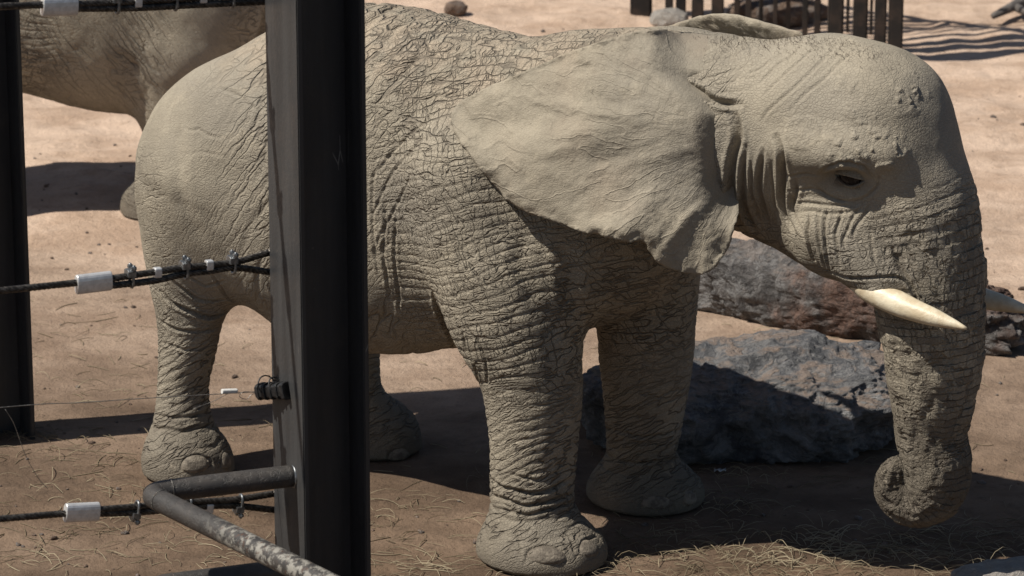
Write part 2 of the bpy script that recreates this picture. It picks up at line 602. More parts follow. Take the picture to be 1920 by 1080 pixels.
def tab(x, xs, ys):
    """smooth table lookup"""
    xs, ys = np.asarray(xs, float), np.asarray(ys, float)
    c = catmull(np.column_stack([xs, ys]), 8)
    return np.interp(x, c[:, 0], c[:, 1])


S_T = [-2.07, -1.94, -1.7, -1.45, -1.15, -.85, -.55, -.25, .05, .3, .45]
Z_TOP = [1.44, 1.69, 1.90, 2.04, 2.125, 2.125, 2.09, 2.07, 2.06, 1.98, 1.80]
Z_BOT = [1.25, 1.02, .80, .64, .60, .64, .72, .80, .90, 1.05, 1.25]
HALF = [.10, .30, .42, .475, .50, .50, .48, .45, .42, .33, .18]

def body_sdf(p):
    s, l, z = p[:, 0], p[:, 1], p[:, 2]
    top, bot, hw = tab(s, S_T, Z_TOP), tab(s, S_T, Z_BOT), tab(s, S_T, HALF)
    zc, hh = (top * .5 + bot * .5), np.maximum((top - bot) / 2, .05)
    e = (np.abs(l / np.maximum(hw, .03)) ** 2.2 + np.abs((z - zc) / hh) ** 2.3) ** (1 / 2.25)
    d = (e - 1) * np.minimum(hw, hh) * .9
    d = np.maximum(d, np.maximum(s - .50, -2.10 - s))
    # ridge of the spine, hips, shoulder blade
    d = smin(d, f_ell(p, np.array([-1.64, -.27, 1.36]), np.array([.41, .22, .48])), .16)
    d = smin(d, f_ell(p, np.array([-1.64, .27, 1.36]), np.array([.41, .22, .48])), .16)
    d = smin(d, f_ell(p, np.array([-.12, -.30, 1.36]), np.array([.36, .19, .48])), .12)
    d = smin(d, f_ell(p, np.array([-.12, .30, 1.36]), np.array([.36, .19, .48])), .12)
    for k, (pts, rad) in LEGS.items():
        fl, _ = f_chain(p, pts, rad, 5)
        c = foot_c(k)
        a, b = FEET[k][2:]
        front = k in ('nf', 'ff')
        ft = f_ell(p, c + np.array([.02, 0, .035]), np.array([a, b, .155 if front else .20]))
        fl = smin(fl, ft, .07)
        d = smin(d, fl, .16 if k in ('nh', 'fh') else .07)
    # neck, head
    fn, _ = f_chain(p, [L(1120, 265), L(1270, 248), L(1420, 240)], [.46, .43, .36], 9, .86)
    d = smin(d, fn, .10)
    h = f_ell(p, L(1555, 232), np.array([.44, .33, .355]))
    h = smin(h, f_ell(p, L(1662, 210), np.array([.24, .27, .235])), .12)
    h = smin(h, f_ell(p, L(1585, 395), np.array([.30, .25, .27])), .12)
    for sg in (-1, 1):
        b, _ = f_chain(p, [L(1468, 270, .27 * sg) if sg < 0 else L(1468, 270, -.27) * np.array([1, -1, 1]),
                           L(1560, 285, -.30) * np.array([1, -sg, 1]) if sg > 0 else L(1560, 285, -.30),
                           L(1660, 285, -.24) * np.array([1, -sg, 1]) if sg > 0 else L(1660, 285, -.24)], [.05, .075, .05], 4)
        h = smin(h, b, .07)
        a0, a1 = L(1560, 430, -.19), L(1648, 525, -.20)
        if sg > 0:
            a0, a1 = a0 * np.array([1, -1, 1]), a1 * np.array([1, -1, 1])
        b, _ = f_chain(p, [a0, (a0 + a1) / 2, a1], [.135, .115, .085], 3)
        h = smin(h, b, .06)
        # cheek flap in front of the jaw hinge
        b = f_ell(p, L(1545, 455, -.17) * np.array([1, -sg, 1]) if sg > 0 else L(1545, 455, -.17), np.array([.13, .09, .13]))
        h = smin(h, b, .06)
        # temple hollow and eye socket
        b = f_ell(p, L(1590, 165, -.33) * np.array([1, -sg, 1]) if sg > 0 else L(1590, 165, -.33), np.array([.15, .045, .055]))
        h = smax(h, -b, .07)
        b = f_ell(p, L(1592, 338, -.305) * np.array([1, -sg, 1]) if sg > 0 else L(1592, 338, -.305), np.array([.10, .030, .045]))
        h = smax(h, -b, .05)
    h = smin(h, f_ell(p, L(1648, 430), np.array([.21, .245, .22])), .10)
    jaw, _ = f_chain(p, [L(1440, 390), L(1540, 450), L(1630, 500)], [.13, .10, .06], 4)
    h = smin(h, jaw, .06)
    d = smin(d, h, .08)
    t, _ = f_chain(p, T_PTS, T_RAD, 6)
    tu, _ = f_chain(p, T_PTS[:6], T_RAD[:6], 6)
    d = smin(d, tu, .12)
    d = smin(d, t, .03)
    tail, _ = f_chain(p, [(-1.92, .03, 1.58), (-2.07, .05, 1.40), (-2.06, .05, 1.1), (-2.02, .03, .75)], [.07, .05, .03, .02], 4)
    d = smin(d, tail, .04)
    return np.maximum(d, -z)

def surface_nets(fn, lo, hi, h):
    ax = [np.arange(a, b + h, h) for a, b in zip(lo, hi)]
    nx, ny, nz = map(len, ax)
    g = np.stack(np.meshgrid(*ax, indexing='ij'), -1).reshape(-1, 3)
    v = np.concatenate([fn(c) for c in np.array_split(g, 12)]).reshape(nx, ny, nz)
    ins = v < 0
    c = sum(ins[i:nx - 1 + i, j:ny - 1 + j, k:nz - 1 + k].astype(int) for i in (0, 1) for j in (0, 1) for k in (0, 1))
    act = np.argwhere((c > 0) & (c < 8))
    idx = -np.ones((nx - 1, ny - 1, nz - 1), int)
    idx[tuple(act.T)] = np.arange(len(act))
    acc, cnt = np.zeros((len(act), 3)), np.zeros(len(act))
    cor = [(i, j, k) for i in (0, 1) for j in (0, 1) for k in (0, 1)]
    for a in cor:
        for b in cor:
            if a < b and sum(abs(x - y) for x, y in zip(a, b)) == 1:
                va, vb = v[tuple((act + a).T)], v[tuple((act + b).T)]
                m = (va < 0) != (vb < 0)
                t = va / np.where(m, va - vb, 1)
                pos = act + np.array(a) + t[:, None] * (np.array(b) - np.array(a))
                acc[m] += pos[m]
                cnt[m] += 1
    verts = acc / cnt[:, None] * h + np.array(lo)
    faces = []
    for d in range(3):
        e = [0, 0, 0]
        e[d] = 1
        sl0 = tuple(slice(None, -1) if i == d else slice(None) for i in range(3))
        sl1 = tuple(slice(1, None) if i == d else slice(None) for i in range(3))
        q = np.argwhere(ins[sl0] != ins[sl1])
        o1, o2 = [i for i in range(3) if i != d]
        m = (q[:, o1] > 0) & (q[:, o2] > 0) & (q[:, o1] < (nx, ny, nz)[o1] - 1) & (q[:, o2] < (nx, ny, nz)[o2] - 1)
        q = q[m]
        def cell(d1, d2):
            r = q.copy()
            r[:, o1] -= d1
            r[:, o2] -= d2
            return idx[tuple(r.T)]
        f = np.stack([cell(1, 1), cell(0, 1), cell(0, 0), cell(1, 0)], 1)
        flip = ins[tuple(q.T)] == (d == 1)
        f[flip] = f[flip][:, ::-1]
        faces.append(f)
    return verts, np.concatenate(faces)

def project(v, fn, it=2):
    for _ in range(it):
        f0 = fn(v)
        e = .004
        g = np.stack([(fn(v + np.eye(3)[i] * e) - f0) / e for i in range(3)], 1)
        gl = (g * g).sum(1)
        st = np.clip(f0 / np.maximum(gl, .2), -.02, .02)
        v = v - g * st[:, None]
    return v

def subdivide(name, v, f, levels):
    me = bpy.data.meshes.new(name)
    me.from_pydata(v.tolist(), [], f.tolist())
    o = bpy.data.objects.new(name, me)
    COL.objects.link(o)
    m = o.modifiers.new('s', 'SUBSURF')
    m.levels = levels
    dg = bpy.context.evaluated_depsgraph_get()
    me2 = bpy.data.meshes.new_from_object(o.evaluated_get(dg))
    bpy.data.objects.remove(o)
    bpy.data.meshes.remove(me)
    me2.name = name
    return me2

def get_v(me):
    a = np.empty(len(me.vertices) * 3)
    me.vertices.foreach_get('co', a)
    return a.reshape(-1, 3)

def get_n(me):
    a = np.empty(len(me.vertices) * 3)
    me.vertex_normals.foreach_get('vector', a)
    return a.reshape(-1, 3)

def set_v(me, v):
    me.vertices.foreach_set('co', np.ascontiguousarray(v, dtype=np.float32).ravel())
    me.update()

def set_attr(me, name, arr):
    if arr.ndim == 1:
        a = me.attributes.new(name, 'FLOAT', 'POINT')
        a.data.foreach_set('value', np.ascontiguousarray(arr, dtype=np.float32))
    else:
        a = me.attributes.new(name, 'FLOAT_VECTOR', 'POINT')
        a.data.foreach_set('vector', np.ascontiguousarray(arr, dtype=np.float32).ravel())

bv, bf = surface_nets(body_sdf, (-2.4, -.8, -.03), (2.15, .8, 2.36), .0235)
bv = project(bv, body_sdf, 2)
bv[:, 2] = np.maximum(bv[:, 2], 0)
body_me = subdivide('body', bv, bf, 2)
body_me.shade_smooth()
elephant = empty('elephant', (ORG[0], ORG[1], 0), -HD)
tag(elephant, 'dusty grey elephant with folded-back ear, short tusks and curled trunk behind the black steel post', 'elephant')
body = bpy.data.objects.new('body', body_me)
COL.objects.link(body)
body.parent = elephant
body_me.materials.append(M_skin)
# ------------------------------------------------------------------ elephant: folds, wrinkle zones, creases
bvh = BVHTree.FromPolygons([tuple(v) for v in bv], [tuple(f) for f in bf])
CAM_L = toloc(CAM)

def hit(px, py):
    """where the view ray through a photo pixel meets the elephant (elephant space)"""
    d = L(px, py, 0.0) - CAM_L
    r = bvh.ray_cast(Vector(CAM_L), Vector(d).normalized())
    return (np.array(r[0]), np.array(r[1])) if r[0] is not None else (None, None)

def gauss(x, c, w):
    return np.exp(-((x - c) / w) ** 2)

v = get_v(body_me)
nrm = get_n(body_me)
s, l, z = v[:, 0], v[:, 1], v[:, 2]
# trunk parameter: arc length t, angle round the trunk
dist_t, tt = f_chain(v, T_PTS, T_RAD, 6)
cc = catmull(T_PTS, 6)
cum = np.concatenate([[0], np.cumsum(np.linalg.norm(np.diff(cc, axis=0), axis=1))])
tan = np.gradient(cc, axis=0)
cp = np.stack([np.interp(tt, cum, cc[:, i]) for i in range(3)], 1)
tg = np.stack([np.interp(tt, cum, tan[:, i]) for i in range(3)], 1)
tg /= np.linalg.norm(tg, axis=1)[:, None]
inpl = np.stack([-tg[:, 2], np.zeros(len(v)), tg[:, 0]], 1)
q = v - cp
phi = np.arctan2(q[:, 1], (q * inpl).sum(1))
w_t = (1 - sstep(.02, .06, dist_t)) * sstep(.05, .30, tt)
head = sstep(.72, .95, s) * (1 - w_t)
upper = sstep(1.58, 1.75, z)
cheek = head * (1 - sstep(1.45, 1.62, z))
torso = 1 - sstep(.72, .95, s)
lowleg = torso * (1 - sstep(.50, .85, z))
n_a = fbm(v * 2.1, 3)
shoulder = torso * sstep(-.85, -.62, s + .10 * (z - 1.2)) * (1 - lowleg)
flank = torso * sstep(-1.55, -1.2, s) * (1 - sstep(-.80, -.55, s)) * (1 - lowleg)
rump = torso * (1 - sstep(-1.5, -1.2, s)) * (1 - lowleg)
rump_edge = rump * (1 - sstep(-1.96, -1.74, s + .10 * n_a)) * (1 - sstep(1.35, 1.6, z)) + rump * (1 - sstep(.72, 1.0, z)) * .8
backtop = torso * sstep(1.72, 1.95, z)
w_h = np.clip(shoulder * .95 + rump_edge * .8 + cheek * .55 + head * upper * .10 + head * .12, 0, 1) * np.clip(.8 + .5 * n_a, .3, 1.1)
w_h = w_h * (1 - .85 * sstep(.22, .45, s) * sstep(1.62, 1.78, z))
w_d = np.clip(flank * 1.0 + rump * .10 + backtop * .35, 0, 1) * np.clip(.8 + .6 * n_a, .2, 1.1)
w_l = lowleg * np.clip(.85 + .4 * n_a, .4, 1.1) * sstep(.02, .16, z)
w_f = np.clip(.80 - .25 * head * upper - .35 * rump + .2 * rump_edge, .15, 1)
mud = np.clip((1 - sstep(.0, .55, z + .12 * fbm(v * 5, 3))) * .75 * torso + w_t * sstep(.85, 1.25, tt + .10 * fbm(v * 6, 3)) * .85, 0, 1)
dustw = np.clip(sstep(1.80, 2.02, z + .05 * n_a) * torso * (1 - sstep(.15, .40, s)) , 0, .8)

disp = .007 * fbm(v * 3.5, 3) * (1 - .6 * w_t)
# trunk rings, closer towards the tip
lam = np.interp(tt, [0, .5, .9, 1.4, 2.0], [.044, .040, .031, .025, .022])
ph = np.interp(tt, np.linspace(0, 2.4, 400), np.cumsum(2 * math.pi / np.interp(np.linspace(0, 2.4, 400), [0, .5, .9, 1.4, 2.0], [.044, .040, .031, .025, .022])) * (2.4 / 399))
ringp = ph + 1.6 * fbm(np.column_stack([tt * 7, phi * 1.2, np.zeros_like(tt)]), 3) + .5 * np.sin(phi * 2)
disp -= w_t * .15 * lam * (1 - np.abs(np.sin(ringp / 2))) ** 2.2
disp += w_t * .006 * fbm(np.column_stack([tt * 18, phi * 4, np.zeros_like(tt)]), 2)
# long slanting folds of the flank and the loose skin above the feet
fold = np.sin((s * math.cos(.9) * 1.0 - z * math.sin(.45)) * 62 + 4.5 * fbm(v * [2.5, 2.5, 2.0], 3))
disp -= flank * .010 * np.clip(fold, 0, 1) ** 2 * np.clip(.6 + 1.2 * n_a, 0, 1.3)
ank = torso * gauss(z, .22, .10) * (fbm(v * 3, 2) * .6 + .7)
disp -= ank * .008 * np.clip(np.sin(z * 120 + 3.0 * fbm(v * [5, 5, 3], 3)), 0, 1) ** 2
ld = np.sin((z * 1.0 - .55 * s) * 150 + 5 * fbm(v * [4, 4, 3], 3))
disp -= lowleg * .0035 * np.clip(ld, 0, 1) ** 2 * sstep(.2, .3, z)
sh = np.sin((z - .28 * s) * 125 + 6 * fbm(v * [2.2, 2.2, 3], 3))
disp -= shoulder * .0035 * np.clip(sh, 0, 1) ** 3

CREASES = [   # photo polylines on the near side, width m, depth m
    ([(1400, 275), (1393, 340), (1402, 405), (1412, 432)], .016, .022), ([(1432, 285), (1424, 350), (1440, 425)], .014, .018),
    ([(1458, 262), (1468, 310), (1470, 370), (1484, 436)], .017, .026), ([(1496, 335), (1488, 390), (1506, 446)], .014, .016),
    ([(1478, 300), (1480, 350), (1492, 400)], .008, .008), ([(1446, 300), (1450, 360), (1462, 420)], .008, .008),
    ([(1412, 300), (1412, 360), (1424, 425)], .008, .008),
    ([(1372, 210), (1384, 260), (1372, 330), (1378, 420)], .022, .03),
    ([(1268, 143), (1310, 172), (1345, 190), (1385, 196)], .016, .03),
    ([(1536, 322), (1562, 309), (1596, 305), (1622, 314), (1640, 338)], .007, .010),
    ([(1524, 338), (1548, 362), (1585, 378), (1618, 372), (1644, 352), (1648, 328)], .007, .008),
    ([(1472, 330), (1510, 325), (1540, 326)], .007, .006), ([(1478, 358), (1520, 352), (1552, 366)], .006, .005),
    ([(1492, 378), (1545, 384), (1600, 386), (1632, 372)], .006, .007), ([(1500, 398), (1550, 398), (1606, 394)], .006, .006),
    ([(1516, 405), (1512, 445), (1528, 492)], .010, .012), ([(1534, 400), (1532, 450), (1546, 505)], .007, .009),
    ([(1556, 392), (1546, 440), (1556, 512)], .008, .010), ([(1582, 392), (1568, 440), (1576, 500)], .007, .008),
    ([(1612, 388), (1588, 430), (1584, 470)], .007, .007), ([(1634, 382), (1610, 425), (1598, 450)], .006, .006),
    ([(1545, 505), (1590, 520), (1630, 522), (1680, 520), (1712, 540)], .008, .010),
    ([(1672, 468), (1690, 505), (1714, 545), (1722, 580)], .010, .012), ([(1635, 430), (1634, 470), (1640, 500)], .006, .006),
    ([(1570, 84), (1512, 140), (1455, 196), (1425, 235)], .010, .004), ([(1535, 88), (1480, 132), (1432, 176)], .009, .004),
    ([(1604, 92), (1540, 150), (1478, 205)], .010, .004), ([(1505, 88), (1460, 122), (1418, 160)], .005, .005),
    ([(1480, 90), (1440, 118), (1400, 140)], .005, .005),
    ([(698, 330), (750, 270), (826, 205)], .010, .007), ([(696, 405), (735, 330), (800, 250)], .009, .006), ([(700, 470), (735, 400), (775, 320)], .009, .006),
    ([(703, 300), (700, 400), (712, 520)], .009, .006), ([(722, 380), (719, 470), (728, 560)], .009, .008), ([(744, 400), (740, 500), (750, 600)], .009, .008),
    ([(764, 400), (785, 470), (812, 550), (840, 622), (872, 690)], .016, .020),
    ([(868, 625), (886, 680), (905, 735)], .010, .014), ([(880, 615), (905, 670), (915, 720)], .008, .008),
    ([(1060, 450), (1066, 500), (1075, 560), (1100, 610)], .045, .016), ([(985, 440), (975, 500), (1000, 570), (1040, 620)], .040, .008),
    ([(305, 548), (345, 580), (395, 594), (425, 585)], .012, .016), ([(325, 530), (370, 558), (425, 560)], .010, .012),
    ([(296, 600), (345, 622), (412, 612)], .009, .009), ([(350, 520), (385, 535), (420, 530)], .008, .009), ([(298, 640), (345, 655), (405, 640)], .007, .006),
    ([(395, 515), (430, 555), (470, 585), (498, 605)], .010, .010),
    ([(915, 895), (960, 922), (1030, 922), (1085, 890)], .011, .014), ([(916, 925), (980, 948), (1076, 926)], .010, .012),
    ([(922, 950), (990, 966), (1078, 944)], .009, .011), ([(960, 890), (1010, 900), (1080, 870)], .007, .008),
    ([(284, 800), (340, 808), (402, 796)], .010, .010), ([(286, 780), (340, 786), (404, 772)], .007, .006),
    ([(1130, 846), (1180, 870), (1280, 862)], .009, .010), ([(1132, 800), (1200, 822), (1284, 806)], .010, .010),
    ([(322, 235), (332, 310), (348, 400), (392, 470)], .040, .006), ([(410, 168), (450, 182), (492, 212)], .010, .004),
    ([(345, 240), (370, 246), (420, 262)], .009, .003), ([(362, 285), (400, 288), (430, 300)], .009, .002),
    ([(984, 1056), (992, 1034), (1020, 1026), (1048, 1032), (1062, 1054)], .006, .008), ([(1086, 1036), (1096, 1012), (1116, 1006), (1132, 1022)], .006, .008),
    ([(338, 884), (348, 862), (372, 855), (394, 864), (400, 880)], .006, .008), ([(412, 876), (420, 856), (434, 852)], .006, .007),
    ([(1198, 956), (1210, 940), (1234, 934), (1256, 940), (1262, 954)], .006, .008), ([(1282, 948), (1290, 930), (1308, 926)], .006, .007),
    ([(724, 866), (734, 848), (756, 845), (772, 858)], .006, .007),
    ([(955, 985), (968, 1002), (975, 1040)], .006, .006), ([(1060, 1000), (1075, 1020), (1080, 1045)], .006, .007),
]
kd = KDTree(len(v))
for i, c in enumerate(v):
    kd.insert(c, i)
kd.balance()
crease = np.zeros(len(v))
rc = random.Random(3)

def wobble(pl, r):
    q = catmull(np.array(pl, float), 2)
    return q + np.array([(r.uniform(-3.2, 3.2), r.uniform(-3.2, 3.2)) for _ in q]) * (.4 if len(pl) > 4 else 1)
for pl, wd, dp in CREASES:
    wd = max(wd, .0085)
    pts = [hit(x, y)[0] for x, y in catmull(wobble(pl, rc), 14)]
    pts = [p for p in pts if p is not None]
    md = {}
    n = len(pts)
    for i in range(n - 1):
        seg = np.linalg.norm(pts[i + 1] - pts[i])
        if seg > .08:
            continue
        end = min(1.0, 4.0 * min(i + .5, n - 1.5 - i) / n + .25)
        for f in np.arange(0, 1, max(.004 / max(seg, 1e-4), .05)):
            p = pts[i] * (1 - f) + pts[i + 1] * f
            for co, idx, d in kd.find_range(Vector(p), wd * 2.6):
                e = (d / wd, end)
                if idx not in md or e[0] < md[idx][0]:
                    md[idx] = e
    if md:
        ix = np.array(list(md.keys()))
        dd = np.array([md[i][0] for i in ix])
        en = np.array([md[i][1] for i in ix])
        disp[ix] += en * dp * (-np.exp(-(dd * 1.35) ** 2) + .35 * np.exp(-((dd - 1.5) / .55) ** 2))
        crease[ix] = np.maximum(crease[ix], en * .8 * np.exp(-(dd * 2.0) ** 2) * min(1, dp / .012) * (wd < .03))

# near eye: a rounded lid bulge round the ball
EYE_P, EYE_N = hit(1592, 334)
dv = v - EYE_P
de = np.sqrt((dv[:, 0] / 1.45) ** 2 + dv[:, 1] ** 2 + (dv[:, 2] / .85) ** 2)
disp += np.where(np.abs(de) < .14, .005 * gauss(de, .086, .022) - .030 * gauss(de, 0, .040), 0)
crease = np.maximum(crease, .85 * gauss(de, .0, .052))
# crusts of dried mud on the brow and forehead
for cx, cy, rr, am in ((1620, 270, .10, 1), (1575, 282, .07, .8), (1712, 160, .07, 1), (1700, 185, .05, 1), (1590, 178, .08, .7), (1680, 280, .05, 1), (1655, 300, .05, .8)):
    p, n_ = hit(cx, cy)
    w = gauss(np.linalg.norm(v - p, axis=1), 0, rr)
    k = sstep(.15, .5, fbm(v * 38, 3)) * w
    disp += .007 * am * k
# the round rough patch on the temple
p_sc, n_sc = hit(1505, 249)
dsc = v - p_sc
rsc = np.sqrt((dsc[:, 0] / 1.25) ** 2 + dsc[:, 1] ** 2 * .3 + (dsc[:, 2] / .95) ** 2) + .006 * fbm(v * 30, 2)
disp += .004 * (1 - sstep(.062, .070, rsc)) * (1 + .5 * fbm(v * 90, 2)) * (l < 0)
disp[z < .015] = np.minimum(disp[z < .015], 0) * .2
v2 = v + nrm * disp[:, None]
v2[:, 2] = np.maximum(v2[:, 2], 0)
set_v(body_me, v2)
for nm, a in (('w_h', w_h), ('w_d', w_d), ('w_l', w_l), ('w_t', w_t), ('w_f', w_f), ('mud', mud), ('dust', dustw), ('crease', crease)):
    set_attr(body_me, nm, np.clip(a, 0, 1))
set_attr(body_me, 'trunk_uv', np.column_stack([tt, phi * np.interp(tt, cum, np.interp(np.linspace(0, 1, len(cum)), np.linspace(0, 1, len(T_RAD)), T_RAD)), np.zeros(len(tt))]))

# ------------------------------------------------------------------ ears
EAR = [(1392, 80), (1330, 66), (1250, 57), (1190, 61), (1130, 76), (1060, 100), (1000, 126), (940, 152), (890, 174), (856, 194), (842, 212), (846, 238),
       (856, 262), (878, 290), (902, 318), (925, 348), (948, 374), (985, 400), (1030, 414), (1065, 427), (1110, 440), (1150, 447), (1178, 455), (1196, 451),
       (1210, 458), (1216, 475), (1236, 496), (1262, 508), (1292, 516), (1318, 515), (1340, 500), (1358, 470), (1372, 438), (1382, 400), (1384, 350), (1392, 290), (1398, 230), (1408, 160)]
EAR_LAT = [(1400, 90, -.20), (1300, 64, -.22), (1190, 62, -.30), (1060, 100, -.40), (940, 152, -.46), (850, 200, -.50), (860, 262, -.53), (925, 348, -.57), (1000, 404, -.60),
           (1110, 440, -.60), (1200, 455, -.56), (1262, 508, -.48), (1318, 515, -.43), (1372, 440, -.34), (1384, 360, -.33), (1395, 290, -.31), (1400, 200, -.28),
           (1340, 330, -.36), (1300, 330, -.40), (1250, 150, -.36), (1150, 180, -.44), (1050, 260, -.54), (1150, 350, -.53), (1250, 350, -.45), (1280, 440, -.46), (1300, 230, -.385), (1345, 250, -.345), (1340, 440, -.385)]

def build_ear(attach=True):
    out = catmull(np.array(EAR + EAR[:1], float), 5)[:-1]
    rr = np.random.RandomState(5)
    out += rr.normal(0, .7, out.shape)
    c = np.array([(x, y) for x, y, w in EAR_LAT], float)
    wv = np.array([w for x, y, w in EAR_LAT])
    def kern(a, b):
        r = np.linalg.norm(a[:, None] - b[None], axis=2) / 400
        return r ** 3
    A = np.block([[kern(c, c) + np.eye(len(c)) * 1e-3, np.ones((len(c), 1)), c / 400], [np.ones((1, len(c))), np.zeros((1, 3))], [c.T / 400, np.zeros((2, 3))]])
    co = np.linalg.solve(A, np.concatenate([wv, [0, 0, 0]]))
    lat_f = lambda p: kern(p, c) @ co[:len(c)] + co[len(c)] + p / 400 @ co[-2:]
    gx, gy = np.meshgrid(np.arange(845, 1405, 4.0), np.arange(60, 516, 4.0))
    g = np.column_stack([gx.ravel(), gy.ravel()])
    g += rr.uniform(-.8, .8, g.shape)
    nb = len(out)
    a, b_ = out, np.roll(out, -1, 0)
    inside = np.zeros(len(g), bool)
    dmin = np.full(len(g), 1e9)
    for p0, p1 in zip(a, b_):
        cond = (p0[1] > g[:, 1]) != (p1[1] > g[:, 1])
        with np.errstate(divide='ignore', invalid='ignore'):
            xi = (p1[0] - p0[0]) * (g[:, 1] - p0[1]) / (p1[1] - p0[1]) + p0[0]
        inside ^= cond & (g[:, 0] < xi)
        d = p1 - p0
        h = np.clip(((g - p0) @ d) / (d @ d), 0, 1)
        dmin = np.minimum(dmin, np.linalg.norm(g - p0 - h[:, None] * d, axis=1))
    g = g[inside & (dmin > 2.5)]
    dm = np.concatenate([np.zeros(nb), dmin[inside & (dmin > 2.5)]])
    pts = np.vstack([out, g])
    res = geometry.delaunay_2d_cdt([Vector(p) for p in pts], [(i, (i + 1) % nb) for i in range(nb)], [], 1, 1e-4)
    vo, fo, orig = res[0], res[2], res[3]
    pts2 = np.array([tuple(p) for p in vo])
    dm2 = np.array([dm[o[0]] if o else 0 for o in orig])
    lat = lat_f(pts2)
    # keep the flap clear of the neck and shoulder it lies on
    free = np.zeros(len(pts2), bool)
    lim = np.full(len(pts2), 9.0)
    for i, (x, y) in enumerate(pts2):
        if x < 1335:
            h, _ = hit(x, y)
            if h is not None and h[1] < -.05:
                lim[i] = h[1] - .035
    lat1 = np.minimum(lat, lim)
    ed = np.array([(f[i], f[(i + 1) % len(f)]) for f in fo for i in range(len(f))])
    for _ in range(25):
        sm = np.zeros(len(lat1))
        cn = np.zeros(len(lat1))
        np.add.at(sm, ed[:, 0], lat1[ed[:, 1]])
        np.add.at(cn, ed[:, 0], 1)
        np.add.at(sm, ed[:, 1], lat1[ed[:, 0]])
        np.add.at(cn, ed[:, 1], 1)
        lat1 = np.minimum(.5 * lat1 + .5 * sm / np.maximum(cn, 1), lim + .015)
    # the flap grows out of the head: hug the skull along the top, dive under the skin along the crease
    bl = np.full(len(pts2), np.nan)
    for i, (x, y) in enumerate(pts2):
        if x > 1200:
            h, _ = hit(x, y)
            if h is not None and h[1] < -.02:
                bl[i] = h[1]
    ok = ~np.isnan(bl)
    X, Y = pts2[:, 0], pts2[:, 1]
    xc = np.interp(Y, [130, 150, 180, 215, 260, 330, 420], [1290, 1312, 1345, 1374, 1376, 1376, 1382])
    ok = ok & attach
    hug = sstep(1215, 1310, X) * (1 - sstep(120, 165, Y)) * ok
    tgt = np.where(ok, bl, 0) - .014 + .060 * sstep(1290, 1385, X)
    lat1 = lat1 * (1 - hug) + tgt * hug
    div = sstep(xc - 85, xc + 6, X) ** 1.5 * sstep(120, 165, Y) * (1 - sstep(330, 430, Y)) * ok
    lat1 = lat1 * (1 - div) + (np.where(ok, bl, 0) + .05) * div
    P = np.array([L(x, y, w) for (x, y), w in zip(pts2, lat1)])
    root = np.array([1430., 225.])
    dx = pts2 - root
    r = np.linalg.norm(dx, axis=1) * .0021
    th = np.arctan2(dx[:, 1], -dx[:, 0])
    q = np.column_stack([r * 2.2, th * 3.0, np.zeros(len(r))])
    edge = np.exp(-dm2 / 22)
    outl = sstep(.30, .65, r)
    w = .012 * fbm(q * [1, 1.2, 1], 2) * outl + .010 * np.sin(th * 11 + 2.2 * fbm(q * 1.3, 2)) * outl * sstep(.35, .8, r)
    w += .003 * fbm(np.column_stack([pts2 / 34, np.zeros(len(r))]), 3)
    w += edge * .010 * fbm(np.column_stack([pts2 / 26, np.ones(len(r))]), 2) - .020 * gauss(dm2, 0, 14) * sstep(.25, .6, r) * .4
    P[:, 1] -= w
    # a crumpled fold by the lower lobe and the pinch below the top of the root
    for fx, fy, ang, ln, am in ((1262, 448, .9, 60, .014), (1300, 400, .7, 80, .010), (1205, 300, .25, 90, .010), (1120, 210, -.2, 110, .010), (1330, 470, 1.3, 50, .010)):
        ca, sa = math.cos(ang), math.sin(ang)
        a_ = (pts2[:, 0] - fx) * ca - (pts2[:, 1] - fy) * sa
        b2 = (pts2[:, 0] - fx) * sa + (pts2[:, 1] - fy) * ca
        P[:, 1] -= am * np.exp(-(a_ / ln) ** 2 - (b2 / 13) ** 2)
    th_k = .010 + .022 * (1 - np.exp(-dm2 / 40))
    Q = P.copy()
    Q[:, 1] += th_k
    n = len(P)
    faces = [tuple(f) for f in fo]
    # orient the outer sheet to the near side
    f0 = faces[0]
    nn = np.cross(P[f0[1]] - P[f0[0]], P[f0[2]] - P[f0[0]])
    if nn[1] > 0:
        faces = [f[::-1] for f in faces]
    allf = faces + [tuple(i + n for i in f[::-1]) for f in faces]
    cnt = {}
    for f in faces:
        for i in range(len(f)):
            cnt[(f[i], f[(i + 1) % len(f)])] = 1
    for (a_, b2) in list(cnt):
        if (b2, a_) not in cnt:
            allf.append((b2, a_, a_ + n, b2 + n))
    uvw = np.column_stack([r, th * .55, np.zeros(n)])
    return np.vstack([P, Q]), allf, np.vstack([uvw, uvw])

ear_v, ear_f, ear_uv = build_ear()
ear = mesh_obj('ear', ear_v, ear_f, M_ear, elephant)
set_attr(ear.data, 'ear_uv', ear_uv)
# the far ear: the same flap on the other side
fv, ff_, fuv = build_ear(False)
ev2 = fv * np.array([1, -1, 1]) + np.array([.05, -.02, -.03])
ear2 = mesh_obj('ear', ev2, [f[::-1] for f in ff_], M_ear, elephant)
set_attr(ear2.data, 'ear_uv', fuv)

# ------------------------------------------------------------------ tusks, eyes, nails, patch, bristles
def tusk(side):
    px_ = [(1600, 512), (1640, 546), (1700, 576), (1760, 598), (1812, 616)]
    la = [-.21, -.235, -.27, -.29, -.30]
    p = np.array([L(x, y, w) for (x, y), w in zip(px_, la)])
    if side > 0:
        p = p * np.array([1, -1, 1]) + np.array([.02, 0, -.09])
    c = catmull(p, 8)
    rad = np.interp(np.linspace(0, 1, len(c)), [0, .2, .45, .7, .9, 1], [.052, .056, .050, .036, .018, .006])
    vs, fs = tube(c, rad, 20)
    vs = np.array(vs)
    return mesh_obj('tusk', vs, fs, M_ivory, elephant)
tusk(-1)
tusk(1)

